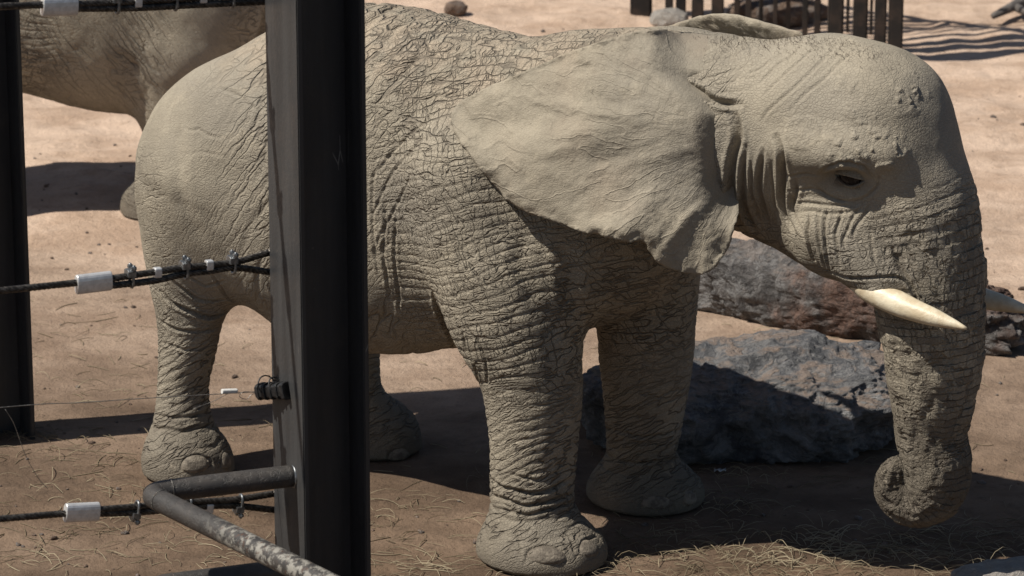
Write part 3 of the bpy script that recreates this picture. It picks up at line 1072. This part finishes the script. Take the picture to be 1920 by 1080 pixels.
def uv_ball(c, rad, axes=None, seg=20, rings=12):
    vs, fs = [], []
    ax = np.eye(3) if axes is None else np.asarray(axes)
    for i in range(rings + 1):
        a = math.pi * i / rings
        for k in range(seg):
            b = 2 * math.pi * k / seg
            o = np.array([math.sin(a) * math.cos(b), math.sin(a) * math.sin(b), math.cos(a)]) * rad
            vs.append(np.asarray(c) + o @ ax)
    for i in range(rings):
        for k in range(seg):
            fs.append((i * seg + k, (i + 1) * seg + k, (i + 1) * seg + (k + 1) % seg, i * seg + (k + 1) % seg))
    return vs, fs

def frame_of(n):
    n = n / np.linalg.norm(n)
    up = np.array([0, 0, 1.0])
    x = np.cross(up, n)
    x /= np.linalg.norm(x)
    y = np.cross(n, x)
    return np.array([x, y, n])

for sg in (1, -1):
    fr = frame_of(EYE_N * np.array([1, sg, 1]))
    c = EYE_P * np.array([1, sg, 1]) - fr[2] * .022
    mesh_obj('eye', *uv_ball(c, np.array([.052, .040, .038]), fr), M_eye, elephant)
    # heavy upper lid, thinner lower lid: curved sheets that wrap the ball, rolled at the rim
    for ys in (1, -1):
        vs, fs = [], []
        nu, nv_ = 17, 8
        for j in range(nv_):
            b = j / (nv_ - 1)
            for i in range(nu):
                t = -1 + 2 * i / (nu - 1)
                rim = (.018 if ys > 0 else .025) * (1 - t * t)
                y = rim + b * (.042 * (1 - .45 * t * t))
                x = t * (.066 + .012 * b)
                d2 = (x / .062) ** 2 + (y / .058) ** 2
                zz = .041 * math.sqrt(max(0, 1 - min(d2, 1) * .9)) + (.006 * math.exp(-(b / .22) ** 2)) - .004 * b
                zz += .0025 * math.sin(b * 13) * (1 - t * t)
                vs.append(c + fr[0] * x + fr[1] * (ys * y + (.004 if ys > 0 else .0) - .006 * t * (1 if sg > 0 else -1)) + fr[2] * zz)
        for j in range(nv_ - 1):
            for i in range(nu - 1):
                q = (j * nu + i, j * nu + i + 1, (j + 1) * nu + i + 1, (j + 1) * nu + i)
                fs.append(q if ys > 0 else q[::-1])
        lid = mesh_obj('eyelid', vs, fs, M_skin, elephant)
        so = lid.modifiers.new('t', 'SOLIDIFY')
        so.thickness = .007
        for at in ('w_h', 'w_d', 'w_l', 'w_t', 'mud', 'dust', 'crease'):
            set_attr(lid.data, at, np.zeros(len(vs)))
        set_attr(lid.data, 'w_f', np.ones(len(vs)) * .9)
    la = []
    for t in np.linspace(-.75, .85, 20):
        p0 = c + fr[0] * (.055 * t) + fr[1] * (.012 * (1 - t * t) + .004) + fr[2] * (.043 - .01 * t * t)
        la.append(tube([p0, p0 + fr[2] * .016 - fr[1] * .012 + fr[0] * .008 * t, p0 + fr[2] * .022 - fr[1] * .034 + fr[0] * .018 * t], [.0012, .001, .0005], 3))
    mesh_obj('eyelashes', *merge(la), M_hair, elephant)

def nail(px, py, wpx, hpx):
    """a domed plate, set into the rim of the foot"""
    p, n_ = hit(px, py)
    if p is None:
        return
    fr = frame_of(n_ * np.array([1, 1, .55]))
    w, h_ = wpx * .00108, hpx * .0011
    vs, fs = [], []
    nr, na = 7, 18
    for i in range(nr + 1):
        t = i / nr
        for k in range(na):
            a = 2 * math.pi * k / na
            y = math.sin(a) * t
            y = y if y > 0 else y * .55
            x, yy = math.cos(a) * t * w, y * h_
            q, _n, _i, _d = bvh.find_nearest(Vector(p + fr[0] * x + fr[1] * yy))
            lift = .008 * (1 - t ** 4) - .006 * t ** 6
            o = np.array(q) + np.array(_n) * lift
            vs.append((o[0], o[1], max(o[2], .003)))
    for i in range(nr):
        for k in range(na):
            fs.append((i * na + k, i * na + (k + 1) % na, (i + 1) * na + (k + 1) % na, (i + 1) * na + k))
    mesh_obj('toenail', vs, fs, M_nail, elephant)
for a in ((1024, 1044, 82, 56), (1108, 1030, 52, 54), (366, 874, 66, 52), (426, 868, 38, 52), (1232, 946, 74, 44), (1296, 938, 40, 46), (750, 859, 58, 46)):
    nail(*a)

# thin bristles along the crown of the head and the neck
hb = []
rb = random.Random(11)
for i in range(520):
    x = rb.triangular(1290, 1690, 1520)
    y0 = np.interp(x, [1290, 1400, 1520, 1600, 1690], [70, 66, 70, 80, 108])
    p, n_ = hit(x, y0 + abs(rb.gauss(0, 1)) * 16)
    if p is None:
        continue
    ln = rb.uniform(.008, .026)
    d = n_ + np.array([rb.gauss(0, .5), rb.gauss(0, .5), rb.gauss(0, .2)])
    d /= np.linalg.norm(d)
    hb.append(tube([p - n_ * .004, p + d * ln * .6, p + d * ln + np.array([rb.gauss(0, .006), rb.gauss(0, .006), -.003])], [.0007, .0006, .0004], 3))
hair = mesh_obj('head_bristles', *merge(hb), M_hair, elephant)
tag(hair, kind='stuff')

# ------------------------------------------------------------------ the second elephant, behind the first one's rump, facing the other way
def copy_tree(o, parent=None):
    c = o.copy()
    COL.objects.link(c)
    c.parent = parent
    for ch in list(o.children):
        copy_tree(ch, c)
    return c
ele2 = copy_tree(elephant)
ele2.location = (E2[0], E2[1], 0)
ele2.scale = (.82, .82, .82)
ele2.rotation_euler = (0, 0, math.radians(180))
tag(ele2, 'brown-grey elephant standing behind the other one\'s rump, only its belly and thigh in view', 'elephant')
# ------------------------------------------------------------------ boulders
def boulder(name, c, r, mat, seed, label, cat='rock', rot=0.0, sub=6, rough=1.0, group=None, sink=.12, strat=0.0):
    bm = bmesh.new()
    bmesh.ops.create_icosphere(bm, subdivisions=sub, radius=1.0)
    p = np.array([w.co for w in bm.verts])
    r = np.asarray(r, float)
    q = np.sign(p) * np.abs(p) ** .82
    size = r.mean()
    base = q * r
    k = base / size + seed * 7.7
    d = .13 * fbm(k * 1.1, 3) + .05 * rough * fbm(k * 2.6, 4, .55, True) + .045 * rough * fbm(k * 7, 4, .6)
    if strat:
        d += strat * np.abs(np.sin(base[:, 2] / size * 15 + 3 * fbm(k * 1.6, 3)))
    base = base * (1 + d)[:, None]
    base[:, 2] = np.maximum(base[:, 2], -r[2] * .75)
    for w, co in zip(bm.verts, base):
        w.co = co
    o = bm_obj(name, bm, mat, None, True)
    o.location = (c[0], c[1], gz1(c[0], c[1]) + r[2] * (1 - sink) - r[2] * .25)
    o.rotation_euler = (0, 0, rot)
    tag(o, label, cat, group)
    return o

c = gnd(1392, 812)
boulder('boulder', (c[0], c[1]), (.72, .48, .25), M_rock, 1, 'large dark grey rough boulder with soil on top, beside the elephant\'s trunk', rot=-.05, sub=7, sink=.2)
c = gnd(1592, 612)
boulder('boulder', (c[0], c[1] + .05), (.86, .24, .21), M_log, 3, 'long banded rock with reddish patches lying behind the dark boulder', rot=-.52, sub=7, strat=.02, sink=.1)
c = gnd(1915, 1118)
boulder('boulder', (c[0] + .02, c[1] + .02), (.30, .18, .09), M_pale, 12, 'pale grey stone at the edge of the scattered hay', rot=.15, sub=6, rough=.5)
c = gnd(1462, 42)
boulder('boulder', (c[0], c[1] + .1), (.34, .18, .10), M_brown, 21, 'brown boulder lying among the barred fence posts', rot=.1, sub=5, rough=.6)
c = gnd(1256, 50)
boulder('stone', (c[0], c[1]), (.13, .09, .06), M_pale, 25, 'pale smooth stone at the foot of the barred fence', rot=-.3, sub=5, rough=.3)
c = gnd(854, 36)
boulder('stone', (c[0], c[1]), (.075, .06, .05), M_brown, 31, 'small brown stone alone on the sand behind the elephant\'s back', sub=4, rough=.5)

# small pebbles and clods
rp = random.Random(4)
pm = []
for i in range(6):
    bm = bmesh.new()
    bmesh.ops.create_icosphere(bm, subdivisions=2, radius=1.0)
    co = np.array([w.co for w in bm.verts])
    co = co * (1 + .35 * fbm(co * 1.3 + i * 5, 2))[:, None] * np.array([1, .8, .6])
    pm.append((co, [[w.index for w in f.verts] for f in bm.faces]))
    bm.free()
parts = []
for i in range(520):
    px, py = rp.uniform(-60, 1980), 1110 - 1110 * rp.random() ** 1.3
    w = gnd(px, max(py, 2))
    k, f = rp.choice(pm)
    sc = abs(rp.gauss(0, .007)) + .003
    a = rp.uniform(0, 6.28)
    R = np.array([[math.cos(a), -math.sin(a), 0], [math.sin(a), math.cos(a), 0], [0, 0, 1]])
    parts.append(((k * sc) @ R.T + np.array([w[0], w[1], gz1(w[0], w[1]) + sc * .2]), f))
pe = mesh_obj('pebbles', *merge(parts), M_brown)
tag(pe, 'small clods and pebbles strewn over the sandy ground', 'pebbles', kind='stuff')

# ------------------------------------------------------------------ hay
rh = random.Random(9)
strands = []
def strand(x, y, ln, lift=.0):
    a = rh.gauss(0, .9) + (math.pi if rh.random() < .5 else 0)
    n = 5
    bend = rh.gauss(0, 1.0)
    p = np.array([x, y])
    pts = []
    hump = rh.random() ** 2 * ln * .22 + lift
    for i in range(n):
        t = i / (n - 1)
        pts.append((p[0], p[1], t))
        p = p + np.array([math.cos(a), math.sin(a)]) * ln / (n - 1)
        a += bend / n
    zs = ground_z(np.array([q[0] for q in pts]), np.array([q[1] for q in pts]))
    pts = [(q[0], q[1], zz + .0025 + hump * math.sin(math.pi * q[2])) for q, zz in zip(pts, zs)]
    r = rh.uniform(.0009, .0024)
    strands.append(tube(pts, [r, r, r, r * .9, r * .6], 3, False))
def patch_px(cx, cy, sx, sy, n, ln=(.04, .16), lift=0.0):
    for i in range(int(n * .36)):
        w = gnd(cx + rh.gauss(0, sx), min(cy + rh.gauss(0, sy), 1130))
        strand(w[0], w[1], rh.uniform(*ln), lift * rh.random())
for i in range(650):
    w = gnd(rh.uniform(-40, 1960), 1120 - 560 * rh.random() ** 1.8)
    strand(w[0], w[1], rh.uniform(.03, .12))
for a in ((1385, 945, 38, 24, 130, (.05, .16), .03), (1500, 1030, 190, 24, 420, (.05, .17), .015), (1400, 1060, 170, 18, 380, (.05, .16), .02), (1720, 1030, 150, 24, 420, (.05, .2), .015),
          (1850, 1000, 60, 14, 120), (1130, 1045, 30, 12, 80, (.04, .12), .02), (1000, 1075, 120, 12, 150), (60, 822, 55, 8, 130, (.04, .14), .02), (150, 850, 80, 14, 120),
          (350, 1000, 90, 30, 120), (100, 1020, 80, 36, 150), (250, 930, 120, 40, 120), (790, 980, 70, 40, 110), (800, 1060, 60, 15, 110), (150, 600, 90, 40, 70), (180, 720, 90, 40, 90),
          (460, 780, 30, 20, 30), (1240, 1000, 60, 20, 90), (1560, 900, 80, 10, 60), (1330, 880, 60, 12, 60)):
    patch_px(*a)
hay = mesh_obj('hay', *merge(strands), M_straw)
tag(hay, 'loose straw and hay scattered on the brown soil', 'hay', kind='stuff')

# a scrap of clear plastic beside the far front foot
c = gnd(1350, 889)
vs = [np.array([c[0], c[1], gz1(c[0], c[1])]) + np.array([.026 * (i - 2) / 2, .012 * (j - 1) + .004 * math.sin(i * 2.1), .006 + .010 * math.sin(i * 1.7 + j * 2.3) ** 2]) for i in range(5) for j in range(3)]
fs = [(i * 3 + j, i * 3 + j + 1, i * 3 + j + 4, i * 3 + j + 3) for i in range(4) for j in range(2)]
o = mesh_obj('plastic_scrap', vs, fs, M_glass)
so = o.modifiers.new('t', 'SOLIDIFY')
so.thickness = .002
tag(o, 'crumpled whitish scrap on the soil next to the elephant\'s far front foot', 'litter')

# a dead branch far off on the sand
c0 = [gnd(1862, 44), gnd(1900, 34), gnd(1940, 22), gnd(1990, 16)]
br = [tube([(p[0], p[1], .05 + .03 * i) for i, p in enumerate(c0)], [.022, .035, .05, .05], 8),
      tube([(c0[1][0], c0[1][1], .08), (c0[1][0] + .10, c0[1][1] - .12, .05), (c0[1][0] + .25, c0[1][1] - .16, .03)], [.03, .024, .012], 7),
      tube([(c0[2][0], c0[2][1], .11), (c0[2][0] + .1, c0[2][1] + .1, .22), (c0[2][0] + .22, c0[2][1] + .1, .28)], [.03, .022, .01], 7)]
o = mesh_obj('branch', *merge(br), simple_mat('grey_wood', (.09, .08, .075), (.17, .15, .135), 14.0, .8, 0, .01))
tag(o, 'grey dead branch lying on the sunlit sand', 'branch')

# ------------------------------------------------------------------ barred fence far behind
fence = empty('barred_fence', tuple(gnd(1690, 100)))
tag(fence, 'black steel fence of close upright bars standing on the sand', 'fence')
FO = np.array(fence.location)
def rod(name, px0, px1, py, parent, hgt=1.9):
    a, b = gnd(px0, py), gnd(px1, py)
    w = abs(b[0] - a[0])
    c = (a + b) / 2
    z0 = gz1(c[0], c[1]) - .1
    bm = bmesh.new()
    bmesh.ops.create_cube(bm, size=1.0)
    for q in bm.verts:
        q.co = Vector((q.co.x * w, q.co.y * w * .9, (q.co.z + .5) * (hgt + .1) + z0)) + Vector((c[0], c[1] + w * .45, 0)) - Vector(FO)
    bmesh.ops.bevel(bm, geom=bm.edges[:], offset=w * .14, segments=2, affect='EDGES')
    bm_obj(name, bm, M_bar, parent)
for a, b, y in ((1182, 1223, 34), (1247, 1262, 46), (1267, 1286, 46), (1297, 1319, 54), (1334, 1357, 60), (1552, 1581, 92), (1599, 1626, 98), (1639, 1661, 104), (1665, 1692, 108)):
    rod('bar', a, b, y, fence)
for a, b, y in ((1376, 1387, 64), (1397, 1408, 70), (1422, 1430, 66), (1449, 1457, 72), (1473, 1481, 70), (1504, 1514, 76), (1526, 1538, 82), (1586, 1592, 60), (1630, 1636, 62)):
    rod('bar', a, b, y, fence)
# rail that ties the bars together above the picture
pa, pb = gnd(1190, 34), gnd(1690, 108)
vs, fs = tube([(pa[0], pa[1] + .05, 1.85), (pb[0], pb[1] + .05, 1.85)], .03, 8)
mesh_obj('rail', [np.array(q) - FO for q in vs], fs, M_bar, fence)

# ------------------------------------------------------------------ steel H posts
PSI = math.radians(28)
PT = np.array([math.cos(PSI), math.sin(PSI), 0])       # along the fence line, to picture right and away
PN = np.array([math.sin(PSI), -math.cos(PSI), 0])      # out of the web, towards the camera
HB = .27
def h_post(base, hgt, label, group=None):
    root = empty('steel_post', tuple(base), PSI)
    tag(root, label, 'post', group)
    def box(name, x0, x1, y0, y1, z0, z1, bev=.004):
        bm = bmesh.new()
        bmesh.ops.create_cube(bm, size=1.0)
        for q in bm.verts:
            q.co = Vector((x0 + (q.co.x + .5) * (x1 - x0), y0 + (q.co.y + .5) * (y1 - y0), z0 + (q.co.z + .5) * (z1 - z0)))
        bmesh.ops.bevel(bm, geom=bm.edges[:], offset=bev, segments=2, affect='EDGES')
        return bm_obj(name, bm, M_paint, root)
    h = HB / 2
    box('flange', -h, -h + .022, -h, h, -.3, hgt)
    box('flange', h - .022, h, -h, h, -.3, hgt)
    box('web', -h + .021, h - .021, -.008, .008, -.3, hgt - .003, .002)
    return root
pc = at_y(598, 540, 13.9)
POST = np.array([pc[0], pc[1], 0.0])
post = h_post((POST[0], POST[1], gz1(POST[0], POST[1])), 3.5, 'tall black steel H-beam post with pipe rails welded to it')
lb = gnd(52, 818)
left = np.array([lb[0], lb[1], 0]) - PT * (HB / 2) + np.array([-.02, .06, 0])
h_post((left[0], left[1], gz1(left[0], left[1])), 3.5, 'black steel H-beam post with hay round its foot, not carrying any pipe rail')

def on_post(x, y, z):
    return POST + PT * x - PN * y + np.array([0, 0, z])

# pipe rails welded to the flange (local to the post)
def arc_path(pts, rad, n=8):
    pts = [np.asarray(p, float) for p in pts]
    out = [pts[0]]
    for a, b, c in zip(pts[:-2], pts[1:-1], pts[2:]):
        u, w = (a - b) / np.linalg.norm(a - b), (c - b) / np.linalg.norm(c - b)
        p0, p1 = b + u * rad, b + w * rad
        for t in np.linspace(0, 1, n):
            out.append((1 - t) ** 2 * p0 + 2 * t * (1 - t) * b + t * t * p1)
    out.append(pts[-1])
    return out
def resample(pts, step):
    pts = np.array(pts)
    d = np.concatenate([[0], np.cumsum(np.linalg.norm(np.diff(pts, axis=0), axis=1))])
    t = np.linspace(0, d[-1], max(2, int(d[-1] / step)))
    return np.stack([np.interp(t, d, pts[:, i]) for i in range(3)], 1)
Rz = np.array([[math.cos(PSI), math.sin(PSI), 0], [-math.sin(PSI), math.cos(PSI), 0], [0, 0, 1]])
def post_local(w):
    return Rz @ (np.asarray(w) - np.array(post.location))
def z_at(px, py, Y):
    return at_y(px, py, Y)
a0 = on_post(-HB / 2 + .005, -.03, 0)
pA = at_y(540, 892, a0[1])
pA = np.array([a0[0], a0[1], pA[2]])
zp = pA[2]
rE = gnd(272, 925, zp)
rF = gnd(610, 1092, zp)
dirF = (rF - rE) / np.linalg.norm(rF - rE)
for dz, nm in ((0.0, 'pipe_rail'), (-.365, 'pipe_rail')):
    o_ = np.array([0, 0, dz])
    end = rE + dirF * 2.4
    path = resample(arc_path([pA + o_, rE + o_, end + o_, np.array([end[0], end[1], -.1])], .085), .02)
    if dz:
        path = resample(arc_path([pA + o_, rE + o_, end - dirF * .001 + o_], .085), .02)
    vs, fs = tube([post_local(p) for p in path], .041, 20)
    o = mesh_obj(nm, vs, fs, M_pipe, post)
    d = np.linalg.norm(path - (rE + o_), axis=1)
    past = np.concatenate([[0], np.cumsum(np.linalg.norm(np.diff(path, axis=0), axis=1))]) - np.linalg.norm(rE - pA)
    wn_ = np.repeat(sstep(.33, .62, past), 20)
    set_attr(o.data, 'worn', wn_)
    # weld beads at the post and the elbow
    for t in (path[0] - (path[1] - path[0]) * .0, path[int(np.argmin(np.abs(past + .09)))], path[int(np.argmin(np.abs(past - .07)))]):
        i = int(np.argmin(np.linalg.norm(path - t, axis=1)))
        dr = path[min(i + 1, len(path) - 1)] - path[max(i - 1, 0)]
        dr /= np.linalg.norm(dr)
        x_ = np.cross(dr, [0, 0, 1.0]); x_ /= np.linalg.norm(x_)
        y_ = np.cross(dr, x_)
        ring = [post_local(t + (x_ * math.cos(a) + y_ * math.sin(a)) * .041) for a in np.linspace(0, 2 * math.pi, 25)]
        wv, wf = tube(ring, .006 if i == 0 else .0028, 6, False)
        w_o = mesh_obj('weld', wv, wf, M_zinc if i == 0 else M_pipe, o)
        set_attr(w_o.data, 'worn', np.ones(len(wv)) * .5)

# ------------------------------------------------------------------ wire ropes with sleeves and clips
ROPE_Y0 = on_post(-HB / 2, HB / 2 + .03, 0)         # just behind the near edge of the flange
def fence_pt(px, py):
    """pixel -> point in the upright plane of the fence line behind the post"""
    r = ray(px, py)
    n = -PN
    t = ((ROPE_Y0 - CAM) @ n) / (r @ n)
    return CAM + r * t
def strands6(path, rad, lay=.11, ph0=0.0):
    path = resample(path, .008)
    d = np.concatenate([[0], np.cumsum(np.linalg.norm(np.diff(path, axis=0), axis=1))])
    tan = np.gradient(path, axis=0)
    tan /= np.linalg.norm(tan, axis=1)[:, None]
    x_ = np.cross(tan, [0, 0, 1.0])
    x_ /= np.linalg.norm(x_, axis=1)[:, None]
    y_ = np.cross(tan, x_)
    out = []
    for k in range(6):
        a = 2 * math.pi * (d / lay + k / 6) + ph0
        out.append(tube(path + (x_ * np.cos(a)[:, None] + y_ * np.sin(a)[:, None]) * rad * .64, rad * .40, 6))
    return merge(out)
def prism(profile, p0, p1, up):
    """2-D profile (side, up) swept from p0 to p1, with closed ends"""
    ax = (p1 - p0) / np.linalg.norm(p1 - p0)
    sd = np.cross(ax, up); sd /= np.linalg.norm(sd)
    u2 = np.cross(sd, ax)
    n = len(profile)
    vs = [p + sd * a + u2 * b for p in (p0, p0 + ax * .003, p1 - ax * .003, p1) for a, b in profile]
    for i in range(n):
        c0 = p0
        vs[i] = c0 + (vs[i] - c0) * .93
        vs[3 * n + i] = p1 + (vs[3 * n + i] - p1) * .93
    fs = [tuple(range(n))[::-1], tuple(range(3 * n, 4 * n))]
    for j in range(3):
        for i in range(n):
            fs.append((j * n + i, j * n + (i + 1) % n, (j + 1) * n + (i + 1) % n, (j + 1) * n + i))
    return vs, fs
def oval(w, h, n=20, e=2.6):
    return [(math.copysign(abs(math.cos(a)) ** (2 / e), math.cos(a)) * w, math.copysign(abs(math.sin(a)) ** (2 / e), math.sin(a)) * h) for a in np.linspace(0, 2 * math.pi, n, endpoint=False)]
def wire_rope(label, main_px, up_px, lo_px, sleeve_px, clips, cubes, flip=1, rr_=.0128):
    P0 = fence_pt(*main_px[-1])
    root = empty('wire_rope', tuple(P0))
    tag(root, label, 'wire rope', 'wire ropes of the near fence')
    B = np.array(P0)
    far = fence_pt(*main_px[0]) + (fence_pt(*main_px[0]) - fence_pt(*main_px[-1])) * 2.0
    main = [far] + [fence_pt(*p) for p in main_px]
    live = catmull([fence_pt(*p) for p in lo_px], 8)
    dead = catmull([fence_pt(*p) for p in up_px], 8)
    m = lambda t: [np.asarray(a) - B for a in t]
    v, f = strands6(m(main + list(live)), rr_)
    mesh_obj('strand_bundle', v, f, M_rope, root)
    v, f = strands6(m(dead), rr_, ph0=.6)
    mesh_obj('strand_bundle', v, f, M_rope, root)
    up = np.array([0, 0, 1.0])
    a, b = [fence_pt(*p) - B for p in sleeve_px]
    v, f = prism(oval(.019, .036), a, b, up)
    mesh_obj('sleeve', v, f, M_alu, root, False).data.shade_auto_smooth(angle=.6) if hasattr(bpy.types.Mesh, 'shade_auto_smooth') else mesh_obj('sleeve', v, f, M_alu, root, False)
    ax = fence_pt(*lo_px[-1]) - fence_pt(*lo_px[0])
    ax /= np.linalg.norm(ax)
    sd = np.cross(ax, up); sd /= np.linalg.norm(sd)
    u2 = np.cross(sd, ax)
    for px, py in clips:
        c = fence_pt(px, py) - B
        tl = ax * .006
        sv, sf = prism([(.022, -.012), (.022, .010), (.012, .016), (-.012, .016), (-.022, .010), (-.022, -.012)], c + u2 * flip * .020 - ax * .016, c + u2 * flip * .020 + ax * .016, up * flip)
        cl = mesh_obj('clip', sv, sf, M_zinc, root, False)
        arc = [c + sd * (math.cos(t) * .017) - u2 * flip * (math.sin(t) * .017 + .016) + tl for t in np.linspace(0, math.pi, 11)]
        path = [c + sd * .017 + u2 * flip * .052 + tl] + arc + [c - sd * .017 + u2 * flip * .052 + tl]
        v, f = tube(resample(path, .006), .0056, 8)
        mesh_obj('u_bolt', v, f, M_zinc, cl)
        for sgn in (1, -1):
            q = c + sd * sgn * .017 + tl
            v, f = prism([(.011 * math.cos(t), .011 * math.sin(t)) for t in np.linspace(0, 2 * math.pi, 6, endpoint=False)], q + u2 * flip * .036, q + u2 * flip * .047, ax)
            mesh_obj('nut', v, f, M_zinc, cl, False)
    for px, py in cubes:
        c = fence_pt(px, py) - B
        v, f = prism(oval(.014, .019, 16, 5), c - ax * .0135, c + ax * .0135, up)
        mesh_obj('stop_sleeve', v, f, M_alu, root, False)
    # eye round a lug at the back of the post
    e0 = fence_pt(*up_px[-1]) - B
    e1 = fence_pt(*lo_px[-1]) - B
    mid = (e0 + e1) / 2 + PT * .09
    v, f = strands6(catmull([e0, e0 + PT * .04, mid, e1 + PT * .04, e1], 8), rr_)
    mesh_obj('loop', v, f, M_rope, root)
    return root
wire_rope('greasy steel wire rope with silver sleeve, stretched along the top of the fence', [(0, 12), (80, 9)], [(140, 8), (250, 3), (370, -4), (500, -12)], [(140, 16), (250, 15), (370, 9), (500, 3)], [(79, 12), (144, 10)],
          [(217, 8), (326, 2), (433, -4)], [(258, 4), (380, -4)], 1)
wire_rope('steel wire rope with silver sleeve and clips crossing the elephant\'s hind thigh', [(0, 545), (70, 538), (145, 530)], [(206, 523), (290, 510), (345, 502), (395, 497), (440, 492), (503, 474)], [(206, 536), (290, 526), (345, 514), (395, 508), (440, 502), (503, 510)],
          [(143, 534), (208, 526)], [(244, 522), (346, 507), (435, 497)], [(295, 511), (392, 497)], 1)
wire_rope('steel wire rope with silver sleeve passing behind the bent pipe rail', [(0, 973), (60, 968), (122, 963)], [(184, 956), (255, 950), (340, 942), (430, 938), (512, 926)], [(184, 963), (255, 961), (340, 953), (430, 948), (512, 956)],
          [(122, 962), (185, 959)], [(254, 956), (352, 948), (448, 944)], [(392, 953)], -1)

# ------------------------------------------------------------------ electric wire and its insulator
def wloc(o, p):
    return np.asarray(p) - np.array(o.location)
wa = [fence_pt(-700, 830), fence_pt(0, 764), fence_pt(150, 755), fence_pt(300, 745), fence_pt(440, 737), fence_pt(485, 734)]
ew = empty('electric_wire', tuple(wa[-1]))
tag(ew, 'thin electric fence wire with a white connector tied to a black insulator', 'wire')
v, f = tube([wloc(ew, p) for p in catmull(wa, 8)], .0017, 5)
mesh_obj('wire', v, f, M_wire, ew)
for pl in ([(478, 735), (455, 733), (447, 742), (460, 747), (470, 738), (485, 736)], [(425, 737), (395, 752), (360, 765)], [(8, 766), (25, 795), (45, 850), (70, 895), (88, 915)]):
    v, f = tube([wloc(ew, p + PN * .01) for p in catmull([fence_pt(*p) for p in pl], 6)], .0012, 4)
    mesh_obj('wire_tail', v, f, M_wire, ew)
v, f = prism(oval(.010, .009), wloc(ew, fence_pt(416, 734)), wloc(ew, fence_pt(444, 733)), np.array([0, 0, 1.0]))
mesh_obj('connector', v, f, M_white, ew, False)
# insulator: ribbed black block bolted to the flange, part of the post
ib = at_y(512, 731, on_post(-HB / 2, -.02, 0)[1])
i1 = np.array([*on_post(-HB / 2 + .002, -.02, 0)[:2], ib[2]])
i0 = fence_pt(478, 734)
i1l, i0l = post_local(i1), post_local(i0)
ins = mesh_obj('insulator', *merge([prism(oval(.024, .026, 14, 4), i0l + (i1l - i0l) * .12, i1l, np.array([0, 0, 1.0]))] +
               [prism(oval(.030, .032, 14, 4), i0l + (i1l - i0l) * t, i0l + (i1l - i0l) * (t + .06), np.array([0, 0, 1.0])) for t in (.18, .36, .54, .72)] +
               [prism(oval(.036, .034, 14, 5), i0l + (i1l - i0l) * .90, i1l, np.array([0, 0, 1.0]))]), M_plastic, post, False)
for rr2, t in ((.034, .35), (.026, .6)):
    c = i0l + (i1l - i0l) * t + np.array([0, 0, .02])
    v, f = tube([c + np.array([math.cos(a) * rr2, .02 * math.sin(a), math.sin(a) * rr2]) for a in np.linspace(0, 6.28, 18)], .003, 5, False)
    mesh_obj('wire_loop', v, f, M_plastic, ins)
